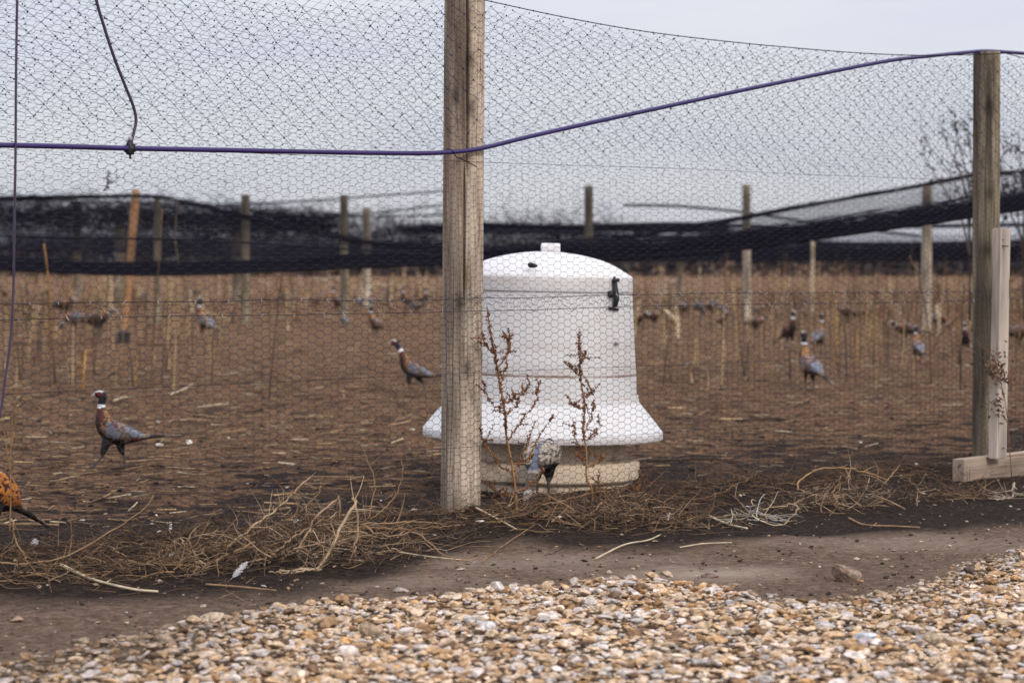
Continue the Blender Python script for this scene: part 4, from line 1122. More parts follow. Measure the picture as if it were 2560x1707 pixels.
for pts, r, ck, lab in STK:
    g0 = gnd(*pts[0]); Yd = g0[1]; g0z = float(gz(g0[0], g0[1]))
    P = smooth_path([at(x, y, Yd) + (np.array([0, 0, g0z - 0.02]) if i == 0 else 0) for i, (x, y) in enumerate(pts)], 20)
    P[:, 1] += np.linspace(0, wr.normal(0, 0.12), len(P))
    if len(pts) == 5 and ck in ('ST', 'SD', 'BT') and pts[4][1] > pts[2][1]:
        P = np.array([at(x, y, Yd) + np.array([0, 0.04 * i, 0]) for i, (x, y) in enumerate(pts)])
    c0, c1 = CC[ck]; k = np.linspace(0, 1, len(P))[:, None]
    m1 = MB(); tube(m1, P - g0, np.linspace(r, r * 0.6, len(P)), 6, col=c0 * (1 - k) + c1 * k)
    if r > 0.008 and ck != 'D':
        for _ in range(3):
            i = wr.integers(1, len(P)); tube(m1, [P[i] - g0, P[i] - g0 + wr.normal(0, 0.03, 3), P[i] - g0 + wr.normal(0, 0.06, 3)], [r * 0.4, r * 0.3, r * 0.1], 4, col=c1)
    o = m1.build('dead_stalk', M_STRAW); o.location = tuple(g0)
    tag(o, lab, 'stalk', 'dead stalks standing in the pen')

# rust coloured seed plants at the fence, in front of the feeder
def seed_plant(base, main, branches, label, r=0.006):
    mb = MB(); sd = MB()
    P = smooth_path(main, 40)
    k = np.linspace(0, 1, len(P))[:, None]
    tube(mb, P, np.linspace(r, r * 0.25, len(P)), 6, col=(np.array([0.30, 0.165, 0.07]) * (1 - k) + RUST * k))
    def seeds(path, dens, rmax):
        L = np.linalg.norm(np.diff(path, axis=0), axis=1).sum(); n_ = max(3, int(L * dens)); u = wr.uniform(0.0, 1, n_)
        idx = u * (len(path) - 1); i = idx.astype(int).clip(0, len(path) - 2); fr = (idx - i)[:, None]
        q = path[i] * (1 - fr) + path[i + 1] * fr + wr.normal(0, rmax * 0.7, (n_, 3))
        cc_ = np.where(wr.uniform(0, 1, (n_, 1)) < 0.3, np.array([[0.24, 0.11, 0.045]]), RUST[None]) * wr.uniform(0.6, 1.4, (n_, 1))
        blobs(sd, q, wr.uniform(rmax * 0.4, rmax, n_), col=cc_)
    seeds(P[len(P) * 2 // 5:], 420, 0.0062); seeds(P[:len(P) * 2 // 5], 120, 0.006)
    for bp in branches:
        B = smooth_path(bp, 16); B = B + np.concatenate([[np.zeros(3)], wr.normal(0, 0.004, (len(B) - 1, 3))])
        kb = np.linspace(0, 1, len(B))[:, None]
        tube(mb, B, np.linspace(r * 0.5, r * 0.15, len(B)), 4, col=np.array([0.26, 0.13, 0.055]) * (1 - kb) + RUST * kb); seeds(B[2:], 330, 0.0052)
        for _ in range(4):
            i = wr.integers(2, len(B) - 1); d_ = wr.normal(0, 0.028, 3); d_[2] = abs(d_[2]); tube(mb, [B[i], B[i] + d_], [r * 0.25, r * 0.12], 3, col=RUST); seeds(np.array([B[i], B[i] + d_]), 380, 0.0045)
    e_ = empty('seed_plant', base, label, 'dead plant', 'rusty seed plants at the fence')
    child(mb, 'stem', M_STRAW, e_); s_o = child(sd, 'seed_heads', M_LEAF, e_); s_o['kind'] = 'stuff'
def fp(x, y, s=-0.16, dy=0.0):
    f = fence_at_px(x, s); return at(x, y, f[1] + dy)
A_ = lambda L_, s=-0.16: [fp(x, y, s, wr.normal(0, 0.03) if i else 0) for i, (x, y) in enumerate(L_)]
seed_plant(fp(1292, 1300), A_([(1292, 1300), (1288, 1220), (1280, 1160), (1266, 1090), (1262, 1030), (1248, 950), (1236, 880), (1226, 830), (1218, 770)]),
           [A_(b) for b in ([(1285, 1190), (1240, 1150), (1210, 1100), (1200, 1060)], [(1280, 1160), (1320, 1150), (1345, 1090), (1385, 1040)], [(1270, 1100), (1300, 1060), (1340, 1000), (1348, 950)], [(1262, 1040), (1225, 1000), (1206, 950)],
                            [(1258, 1010), (1290, 990), (1330, 960)], [(1252, 970), (1262, 920), (1270, 860), (1262, 830)], [(1244, 920), (1270, 880), (1280, 830)], [(1238, 890), (1215, 860), (1206, 830)], [(1262, 1040), (1295, 1010), (1310, 960)],
                            [(1290, 1230), (1330, 1210), (1360, 1170)], [(1290, 1240), (1250, 1230), (1205, 1200)], [(1285, 1180), (1310, 1130), (1322, 1090)])],
           'tall rusty dead plant right beside the thick front post, left of a smaller one', r=0.0065)
seed_plant(fp(1485, 1240, -0.1), A_([(1482, 1262), (1478, 1220), (1466, 1190), (1466, 1130), (1458, 1070), (1462, 1010), (1452, 950), (1450, 900), (1448, 862), (1448, 828)], -0.12),
           [A_(b, -0.12) for b in ([(1466, 1130), (1440, 1100), (1436, 1050)], [(1462, 1100), (1490, 1080), (1500, 1045)], [(1460, 1080), (1480, 1040), (1484, 1000)], [(1462, 1020), (1440, 1015), (1420, 1005)], [(1456, 990), (1475, 985), (1480, 972)], [(1452, 940), (1435, 925), (1420, 908)],
                                   [(1450, 910), (1460, 890), (1464, 880)], [(1466, 1170), (1500, 1150), (1506, 1140)], [(1470, 1190), (1500, 1210), (1490, 1240)], [(1466, 1150), (1448, 1140), (1440, 1130)], [(1478, 1220), (1510, 1230), (1520, 1260)])],
           'smaller rusty dead plant before the middle of the white feeder', r=0.0055)
seed_plant(fp(1598, 1260, -0.1), A_([(1598, 1262), (1597, 1225), (1600, 1190), (1598, 1175)], -0.1), [A_([(1598, 1230), (1610, 1215), (1616, 1200)], -0.1), A_([(1598, 1240), (1586, 1225), (1580, 1215)], -0.1)], 'little rusty sprig by the right corner of the trough', r=0.004)

# uprooted weed heaps along the fence foot
def heap(name, base_px, label, strands, rad, hgt, cols, mains=(), seed=0, thin=(0.0011, 0.0031), cat='weed heap', s_off=0.0):
    rng = np.random.default_rng(seed); mb = MB()
    b_ = put(gnd(*base_px))
    ax = U * rad[0]; ay = NIN * rad[1]
    for _ in range(int(strands * 0.85)):
        u, v = rng.normal(0, 0.5, 2)
        p = b_ + ax * u + ay * v; p = put(p, 0.0); hmax = hgt * math.exp(-(u * u + v * v) * 1.2)
        p[2] += rng.uniform(0.0, 1.0) * hmax
        a = rng.uniform(0, 2 * math.pi)
        stem(mb, p, (math.cos(a), math.sin(a), rng.normal(0.15, 0.45)), rng.uniform(0.05, 0.20), rng.uniform(*thin), rng, cols[rng.integers(0, len(cols))], curl=rng.choice([0.8, 2.0, 4.0, 6.0]), n=8, grav=1.0, twigs=int(rng.integers(0, 3)), sides=3)
    root = empty(name, b_, label, cat, 'dry weed heaps along the fence foot'); tangle = mb
    for pts, r0, r1, c in mains:
        mb = MB()
        Yb = b_[1]
        P = []
        for j, q in enumerate(pts):
            x, y = q[0], q[1]; dy = q[2] if len(q) > 2 else 0.0
            g0 = gnd(x, y)
            P.append(at(x, y, Yb + dy))
        P = smooth_path(P, 26)
        for q in P: q[2] = max(q[2], float(gz(q[0], q[1])) + 0.004)
        P = P + rng.normal(0, 0.0025, P.shape)
        tube(mb, P, np.linspace(r0, r1, len(P)) * 0.72, 6, col=np.asarray(c) * 0.92)
        for _ in range(int(9 + 16 * (r0 > 0.006))):
            i = rng.integers(2, len(P) - 1); t_ = P[i] - P[i - 1]; t_ /= np.linalg.norm(t_); q = rng.normal(size=3); q -= t_ * np.dot(q, t_); q /= np.linalg.norm(q)
            stem(mb, P[i], t_ * 0.6 + q, rng.uniform(0.03, 0.13), r0 * 0.3, rng, np.asarray(c) * 0.9, curl=1.2, n=5, grav=0.5, sides=3)
        child(mb, 'stem', M_STRAW, root)
    child(tangle, 'tangle', M_STRAW, root)['kind'] = 'stuff'
    return root
LTN = np.array([0.31, 0.205, 0.125]); LT2 = np.array([0.38, 0.27, 0.17])
heap('weed_heap', (770, 1400), 'big pale uprooted weed heap with thick twisted roots left of the front post', 330, (0.42, 0.20), 0.21, [LTN, LT2, BRN, DARKS * 1.5, TAN, DARKS], seed=1, mains=[
    ([(700, 1462, -0.25), (780, 1430, -0.2), (830, 1370, -0.12), (850, 1320, -0.08), (880, 1272, -0.05), (890, 1255, 0), (880, 1245, 0.0)], 0.009, 0.007, LT2),
    ([(672, 1470, -0.3), (740, 1455, -0.28), (800, 1425, -0.2)], 0.004, 0.007, LT2),
    ([(890, 1262, 0), (895, 1320, -0.05), (884, 1380, -0.1), (870, 1410, -0.12)], 0.006, 0.003, LTN),
    ([(560, 1370, 0.0), (640, 1310, 0.05), (700, 1265, 0.1), (740, 1225, 0.12), (778, 1192, 0.15)], 0.007, 0.004, LT2),
    ([(590, 1350, 0.05), (680, 1315, 0.1), (750, 1280, 0.12), (790, 1240, 0.14), (803, 1216, 0.14)], 0.005, 0.003, TAN),
    ([(690, 1262, 0.1), (722, 1235, 0.1), (752, 1215, 0.1)], 0.003, 0.0015, TAN),
    ([(740, 1380, -0.1), (770, 1330, -0.05), (786, 1295, 0), (838, 1250, 0.05), (850, 1248, 0.05), (848, 1300, 0.05)], 0.006, 0.004, LTN),
    ([(600, 1410, -0.1), (670, 1390, -0.1), (730, 1345, -0.05), (800, 1300, 0)], 0.006, 0.004, LTN),
    ([(910, 1310, 0), (935, 1330, -0.02), (990, 1340, -0.05), (1040, 1330, -0.05), (1080, 1365, -0.1), (1130, 1395, -0.2), (1170, 1400, -0.2), (1240, 1380, -0.1)], 0.005, 0.003, TAN),
    ([(900, 1310, 0), (980, 1305, 0.02), (1060, 1305, 0.05), (1110, 1312, 0.05)], 0.005, 0.003, TAN),
    ([(920, 1320, 0), (1000, 1322, 0), (1080, 1318, 0), (1150, 1312, 0)], 0.005, 0.003, BRN * 1.4),
    ([(925, 1300, 0), (960, 1270, 0), (995, 1230, 0.02), (1006, 1190, 0.02), (1005, 1150, 0.02)], 0.0035, 0.002, TAN),
    ([(918, 1300, 0), (934, 1240, 0.02), (936, 1200, 0.03), (922, 1155, 0.03), (912, 1130, 0.03)], 0.0035, 0.0015, TAN)])
heap('weed_heap', (500, 1420), 'brown matted weed pile left of the big uprooted one', 190, (0.36, 0.14), 0.12, [BRN, LTN, DARKS, DARKS, TAN], seed=2, mains=[
    ([(450, 1345, 0.1), (470, 1370, 0.05), (500, 1400, 0.0), (525, 1418, 0)], 0.004, 0.003, STRAW),
    ([(395, 1395, 0.0), (402, 1378, 0.0), (425, 1375, 0), (405, 1400, 0), (440, 1410, 0)], 0.003, 0.002, TAN),
    ([(300, 1436, 0), (400, 1440, -0.02), (480, 1430, -0.02), (560, 1390, 0.0), (640, 1350, 0.02)], 0.006, 0.005, TAN)])
heap('weed_heap', (130, 1450), 'low dark weed mat at the left edge under a long curved stem', 130, (0.42, 0.16), 0.06, [BRN, TAN, BRN, DARKS * 1.6], seed=3, mains=[
    ([(-20, 1402, 0), (60, 1410, 0), (150, 1395, 0), (240, 1350, 0.05), (310, 1310, 0.1), (350, 1278, 0.15), (385, 1240, 0.2)], 0.0055, 0.002, TAN),
    ([(28, 1295, 0.1), (40, 1350, 0.1), (65, 1395, 0.0)], 0.005, 0.004, TAN),
    ([(30, 1432, 0), (90, 1450, 0), (150, 1485, -0.1)], 0.004, 0.003, LTN * 0.8)])
heap('weed_heap', (1550, 1305), 'tangled brown weed heap in front of the feeder trough', 270, (0.40, 0.18), 0.13, [BRN, LTN, BRN * 0.7, TAN, DARKS, DARKS * 1.3], seed=4, mains=[
    ([(1350, 1262, 0.0), (1410, 1250, 0), (1470, 1235, 0.02), (1540, 1225, 0.05)], 0.004, 0.002, TAN),
    ([(1350, 1275, -0.05), (1400, 1298, -0.08), (1450, 1320, -0.12), (1490, 1338, -0.15)], 0.005, 0.003, BRN * 1.3),
    ([(1495, 1262, 0), (1530, 1250, 0), (1580, 1258, 0), (1590, 1250, 0.05)], 0.005, 0.003, TAN),
    ([(1490, 1280, 0), (1500, 1260, 0), (1535, 1275, 0), (1560, 1288, 0), (1600, 1284, 0)], 0.004, 0.003, LTN),
    ([(1418, 1300, 0), (1420, 1255, 0.02), (1424, 1218, 0.02)], 0.0035, 0.0015, BRN * 1.3)])
heap('weed_heap', (1290, 1310), 'thin rusty weed scraps at the foot of the tall seed plant', 70, (0.22, 0.12), 0.07, [RUST * 1.4, BRN, TAN], seed=5)
heap('weed_heap', (2120, 1262), 'wide brown weed heap with looping stems left of the low board', 280, (0.46, 0.20), 0.14, [BRN, LTN, BRN * 0.7, LT2 * 0.9, DARKS, DARKS * 1.3], seed=6, mains=[
    ([(1995, 1224, 0), (2000, 1200, 0.05), (2050, 1172, 0.1), (2110, 1170, 0.1), (2170, 1182, 0.1), (2220, 1200, 0.1)], 0.006, 0.003, np.array([0.34, 0.2, 0.09])),
    ([(1998, 1222, 0), (2040, 1238, -0.05), (2080, 1230, -0.05), (2100, 1205, 0)], 0.004, 0.003, LTN),
    ([(2085, 1265, -0.1), (2098, 1230, -0.05), (2100, 1190, 0)], 0.005, 0.003, TAN),
    ([(1560, 1275, 0.15), (1700, 1262, 0.05), (1780, 1240, 0.0), (1840, 1212, 0), (1868, 1195, 0), (1800, 1180, 0.05)], 0.005, 0.003, BRN * 1.1)])
heap('weed_heap', (1880, 1300), 'bleached wiry root tangle between the two brown heaps', 36, (0.13, 0.08), 0.08, [PALE * 0.95, LT2, np.array([0.45, 0.42, 0.38])], seed=7, thin=(0.0018, 0.0035), mains=[
    ([(1930, 1325, -0.1), (1960, 1310, -0.1), (1992, 1275, -0.05), (1985, 1262, 0), (1950, 1265, 0), (1900, 1275, 0)], 0.004, 0.003, LT2)])
heap('weed_heap', (1720, 1310), 'sparse low brown weeds just left of the bleached tangle', 90, (0.26, 0.14), 0.06, [BRN, TAN, DARKS * 1.6], seed=8)
heap('weed_heap', (2400, 1240), 'dark thin weed litter under the low board', 90, (0.34, 0.13), 0.04, [BRN, DARKS * 1.6, TAN], seed=9, mains=[
    ([(2535, 1205, 0.02), (2530, 1240, 0), (2510, 1275, -0.05), (2490, 1290, -0.1)], 0.009, 0.005, np.array([0.34, 0.27, 0.2]))])

# loose straws lying on the ground
STR = [([(1190, 1296), (1240, 1310), (1292, 1326)], 0.0042, 'pale straw lying at the foot of the thick front post'),
       ([(1490, 1384), (1560, 1355), (1620, 1342), (1652, 1327)], 0.0036, 'yellow straw slanting on the mud below the feeder'),
       ([(152, 1424), (230, 1446), (330, 1464), (395, 1468)], 0.0060, 'long pale yellow stalk on the dark mat at lower left'),
       ([(515, 1450), (600, 1458), (690, 1464)], 0.0040, 'straight pale straw at the lower rim of the brown pile'),
       ([(2122, 1288), (2160, 1304), (2230, 1308), (2300, 1312)], 0.0046, 'yellow stem lying below the wide brown heap'),
       ([(998, 1372), (1080, 1382), (1172, 1390)], 0.0030, 'thin yellow straw right of the big uprooted heap'),
       ([(1770, 1284), (1820, 1302), (1868, 1314)], 0.0055, 'broad pale straw left of the bleached tangle'),
       ([(1700, 1358), (1760, 1350), (1830, 1346)], 0.0030, 'fine straw on the mud edge below the sparse weeds'),
       ([(1205, 1390), (1270, 1350), (1340, 1314)], 0.0022, 'very thin brown stem crossing the mud right of the front post'),
       ([(1730, 1143), (1790, 1142), (1850, 1138)], 0.008, 'short dark thick stick lying in the pen right of the feeder'),
       ([(280, 1165), (360, 1150), (440, 1160), (445, 1157)], 0.007, 'dark curved stick on the soil under the near left pheasant'),
       ([(30, 862), (110, 857), (235, 860)], 0.017, 'long dark log lying left of the black box'),
       ([(332, 860), (400, 862), (465, 861)], 0.013, 'dark log lying right of the black box'),
       ([(1620, 1148), (1680, 1146), (1740, 1142)], 0.012, 'dark rough stick on the dark soil right of the trough'),
       ([(1840, 1050), (1930, 1046), (1990, 1052)], 0.010, 'dark stick lying in the right field before the post'),
       ([(285, 1000), (310, 994), (338, 988)], 0.009, 'pale short cane lying behind the near left pheasant'),
       ([(425, 985), (455, 975), (480, 962)], 0.010, 'pale split cane lying right of the near left pheasant')]
for pts, r, lab in STR:
    P = smooth_path([put(gnd(x, y, 0.01), r * 0.9 + 0.006) for x, y in pts], 18)
    b_ = P[0].copy(); c = DARKS if 'dark' in lab and ('stick' in lab or 'log' in lab) else (TAN if 'brown' in lab else PALE)
    m1 = MB(); tube(m1, P - b_, np.linspace(r, r * 0.7, len(P)), 6, col=c * 1.0)
    if r > 0.004: tube(m1, [P[8] - b_, P[8] - b_ + [0.02, 0, 0.012]], [r * 0.5, r * 0.3], 4, col=c)
    o = m1.build('loose_straw', M_STRAW); o.location = tuple(b_); tag(o, lab, 'straw', 'loose straws and sticks on the ground')

# feathers
FEA = [((575, 1440), (618, 1404), 0.010, 'white barred feather stuck upright in the brown pile'), ((1206, 1262), (1216, 1285), 0.006, 'small grey feather at the right foot of the front post'),
       ((1246, 1280), (1276, 1262), 0.006, 'small pale feather below the tall seed plant'), ((418, 1408), (440, 1388), 0.012, 'fluffy grey down tuft in the brown pile'), ((424, 1330), (428, 1310), 0.006, 'tiny white down feather above the brown pile'),
       ((75, 1380), (92, 1350), 0.012, 'grey fluffy down behind the long curved stem'), ((1668, 1300), (1674, 1282), 0.005, 'tiny pale feather right of the tangled heap')]
for a, b2, wd, lab in FEA:
    p = put(gnd(*a)); q = at(b2[0], b2[1], p[1] + 0.02); m1 = MB()
    d_ = q - p; L = np.linalg.norm(d_); d_ /= L; sd_ = np.cross(d_, [0, 1, 0]); sd_ /= np.linalg.norm(sd_)
    tube(m1, [np.zeros(3), d_ * L], [0.0014, 0.0006], 4)
    n_ = 26; tpos = np.linspace(0.18, 0.98, n_)
    wv = wd * np.sin(tpos * math.pi * 0.95) ** 0.7
    for sg in (1, -1):
        A0 = d_[None] * (tpos * L)[:, None]; A1 = A0 + (sd_[None] * sg * wv[:, None]) + d_[None] * (wv * 0.8)[:, None] + wr.normal(0, 0.0012, (n_, 3))
        segs(m1, A0, A1, 0.0011, 3)
    o = m1.build('feather', M_FEATH); o.location = tuple(p); tag(o, lab, 'feather', 'stray feathers by the fence')

# black box in the pen, leaf caught in the net, vine on the board, shrub behind the right post
bx = empty('black_box', put(gnd(308, 857)), 'small black open box on the ground behind the left pheasants', 'box')
m1 = MB(); k = 1.1 / (857 - 650)
wB, hB = 26 * k, 27 * k
for (c, s3) in (((0, -wB / 2, hB / 2), (wB, 0.008, hB)), ((0, wB / 2, hB / 2), (wB, 0.008, hB)), ((-wB / 2 + 0.004, 0, hB / 2), (0.008, wB - 0.01, hB - 0.004)), ((wB / 2 - 0.004, 0, hB / 2), (0.008, wB - 0.01, hB - 0.004)), ((0, 0, 0.01), (wB - 0.02, wB - 0.02, 0.01))): box(m1, c, s3, jitter=0.001)
m1.build('shell', M_BLACKP, bx, smooth=False)
m1 = MB(); box(m1, (0, 0, hB + 0.004), (wB * 1.08, wB * 1.08, 0.012)); m1.build('rim', M_BLACKP, bx, smooth=False); bx.rotation_euler = (0.03, 0.06, 0.4)

def leafy(name, base, paths, label, cat, leaf_n, leaf_r, col, group=None, lcol=None, r=0.004):
    mb = MB(); lf = MB(); rng = np.random.default_rng(len(label))
    ends = []
    for P in paths:
        P = smooth_path(P, 16); tube(mb, P, np.linspace(r, r * 0.3, len(P)), 5, col=col); ends.append(P)
        for _ in range(5):
            i = rng.integers(4, len(P)); t_ = P[i] - P[i - 1]; t_ = t_ / np.linalg.norm(t_)
            B = stem_path(P[i], t_ + rng.normal(0, 0.6, 3), np.linalg.norm(P[-1] - P[0]) * 0.28, 6, 0.3, rng); tube(mb, B, np.linspace(r * 0.5, r * 0.15, len(B)), 3, col=col); ends.append(B)
    for P in ends:
        m = max(2, int(leaf_n / len(ends))); i = rng.integers(len(P) // 3, len(P), m)
        c = P[i] + rng.normal(0, leaf_r * 1.6, (m, 3)); u = rng.normal(size=(m, 3)); u /= np.linalg.norm(u, axis=1, keepdims=True); v = np.cross(u, rng.normal(size=(m, 3))); v /= np.linalg.norm(v, axis=1, keepdims=True)
        s_ = rng.uniform(0.5, 1.2, (m, 1)) * leaf_r
        V = np.stack([c - u * s_, c + v * s_ * 0.5, c + u * s_, c - v * s_ * 0.5], 1).reshape(-1, 3)
        lf.add(V, quads=np.arange(m * 4).reshape(-1, 4), col=np.asarray(lcol if lcol is not None else col) * rng.uniform(0.6, 1.3))
    e_ = empty(name, base, label, cat, group); child(mb, 'stem', M_STRAW, e_); child(lf, 'leaves', M_LEAF, e_, smooth=False)['kind'] = 'stuff'
B2 = lambda pts, Y: [at(x, y, Y + wr.normal(0, 0.15)) for x, y in pts]
leafy('shrub', at(2425, 700, 24) * [1, 1, 0], [B2(p, 24) for p in ([(2425, 800), (2424, 600), (2412, 520), (2372, 430), (2318, 360)], [(2424, 600), (2418, 500), (2395, 420), (2350, 320)], [(2424, 580), (2425, 480), (2405, 390), (2385, 310)], [(2425, 560), (2432, 440), (2420, 330)], [(2425, 640), (2400, 540), (2340, 440), (2310, 390)])],
      'thin twiggy bush reaching up behind the right fence post', 'bush', 260, 0.028, np.array([0.05, 0.035, 0.03]), 'bare bushes at right', np.array([0.045, 0.032, 0.03]), r=0.012)
leafy('shrub', at(2560, 700, 26) * [1, 1, 0], [B2(p, 26) for p in ([(2560, 800), (2556, 640), (2540, 520), (2510, 430)], [(2556, 640), (2560, 520), (2552, 400), (2545, 330)], [(2558, 640), (2580, 500), (2590, 400)], [(2556, 600), (2520, 520), (2505, 470), (2500, 400)], [(2556, 600), (2570, 520), (2560, 440)])],
      'dense dark twiggy bush at the right edge beyond the board', 'bush', 520, 0.032, np.array([0.045, 0.03, 0.027]), 'bare bushes at right', np.array([0.04, 0.03, 0.03]), r=0.012)
leafy('dry_twig', at(268, 455, 18), [B2(p, 18) for p in ([(266, 470), (270, 455), (268, 430)], [(268, 465), (276, 450), (292, 455)])], 'dark withered twig caught in the net above the leaning post', 'twig', 30, 0.022, np.array([0.04, 0.04, 0.025]), r=0.004)
fy = fu[1] - 0.07
leafy('dry_vine', at(2520, 1190, fy - 0.04), [[at(x, y, fy - 0.01) for x, y in p] for p in ([(2530, 1200), (2524, 1120), (2520, 1060), (2512, 1000), (2500, 950), (2492, 910), (2482, 890)], [(2492, 910), (2478, 885), (2470, 900)], [(2505, 960), (2488, 940), (2480, 920)], [(2520, 1060), (2505, 1030), (2490, 1010)], [(2500, 940), (2510, 930), (2512, 960)])],
      'withered brown vine climbing the upright board', 'vine', 220, 0.015, np.array([0.16, 0.085, 0.05]), lcol=np.array([0.12, 0.06, 0.035]), r=0.0028)
leafy('dry_weed', fp(24, 1330), [[fp(x, y) for x, y in p] for p in ([(24, 1330), (27, 1240), (26, 1150), (30, 1060), (34, 1030)], [(26, 1180), (16, 1120), (10, 1060)], [(28, 1120), (36, 1070), (40, 1040)])], 'thin dry weed standing at the left edge before an orange pheasant', 'dead plant', 40, 0.006, np.array([0.22, 0.13, 0.06]), r=0.0035)
leafy('dry_weed', fp(150, 1370), [[fp(x, y) for x, y in p] for p in ([(146, 1368), (147, 1310), (156, 1268)], [(178, 1368), (178, 1320), (176, 1290)])], 'little dry sprigs beside the long curved stem at lower left', 'dead plant', 30, 0.005, np.array([0.2, 0.12, 0.055]), r=0.002)

# far hedge along the horizon
hd = MB(); hr = np.random.default_rng(3); n = 16000
X = hr.uniform(-60, 60, n); hgt = 1.5 + 1.4 * fbm(X * 0.12, X * 0, 301, 4)
Z = hr.uniform(0, 1, n) ** 0.8 * hgt; Y = 165 + hr.normal(0, 1.5, n)
P0 = np.stack([X, Y, Z], 1); P1 = P0 + hr.normal(0, 0.35, (n, 3))
segs(hd, P0, P1, hr.uniform(0.03, 0.09, n), 3, col=np.array([0.045, 0.04, 0.045])[None] * hr.uniform(0.6, 1.5, (n, 1)))
tag(hd.build('distant_hedge', M_LEAF), kind='stuff')

# ------------------------------------------------------------------ pheasants
def bird_mat():
    m = bpy.data.materials.new('plumage'); m.use_nodes = True
    t = m.node_tree; b = t.nodes['Principled BSDF']; b.inputs['Roughness'].default_value = 0.65; b.inputs['Specular IOR Level'].default_value = 0.3
    L = t.links.new; vc = t.nodes.new('ShaderNodeVertexColor'); vc.layer_name = 'Col'; tcn = t.nodes.new('ShaderNodeTexCoord')
    v = t.nodes.new('ShaderNodeTexNoise'); v.inputs['Scale'].default_value = 70; v.inputs['Detail'].default_value = 3; L(tcn.outputs['Object'], v.inputs['Vector'])
    mr = t.nodes.new('ShaderNodeMapRange'); mr.inputs[1].default_value = 0.35; mr.inputs[2].default_value = 0.65; mr.inputs[3].default_value = 0.72; mr.inputs[4].default_value = 1.22; L(v.outputs['Fac'], mr.inputs[0])
    vm = t.nodes.new('ShaderNodeVectorMath'); vm.operation = 'SCALE'; L(vc.outputs['Color'], vm.inputs[0]); L(mr.outputs[0], vm.inputs['Scale'])
    L(vm.outputs[0], b.inputs['Base Color'])
    bp = t.nodes.new('ShaderNodeBump'); bp.inputs['Strength'].default_value = 0.5; bp.inputs['Distance'].default_value = 0.003; L(v.outputs['Fac'], bp.inputs['Height']); L(bp.outputs[0], b.inputs['Normal'])
    return m
M_BIRD = bird_mat()
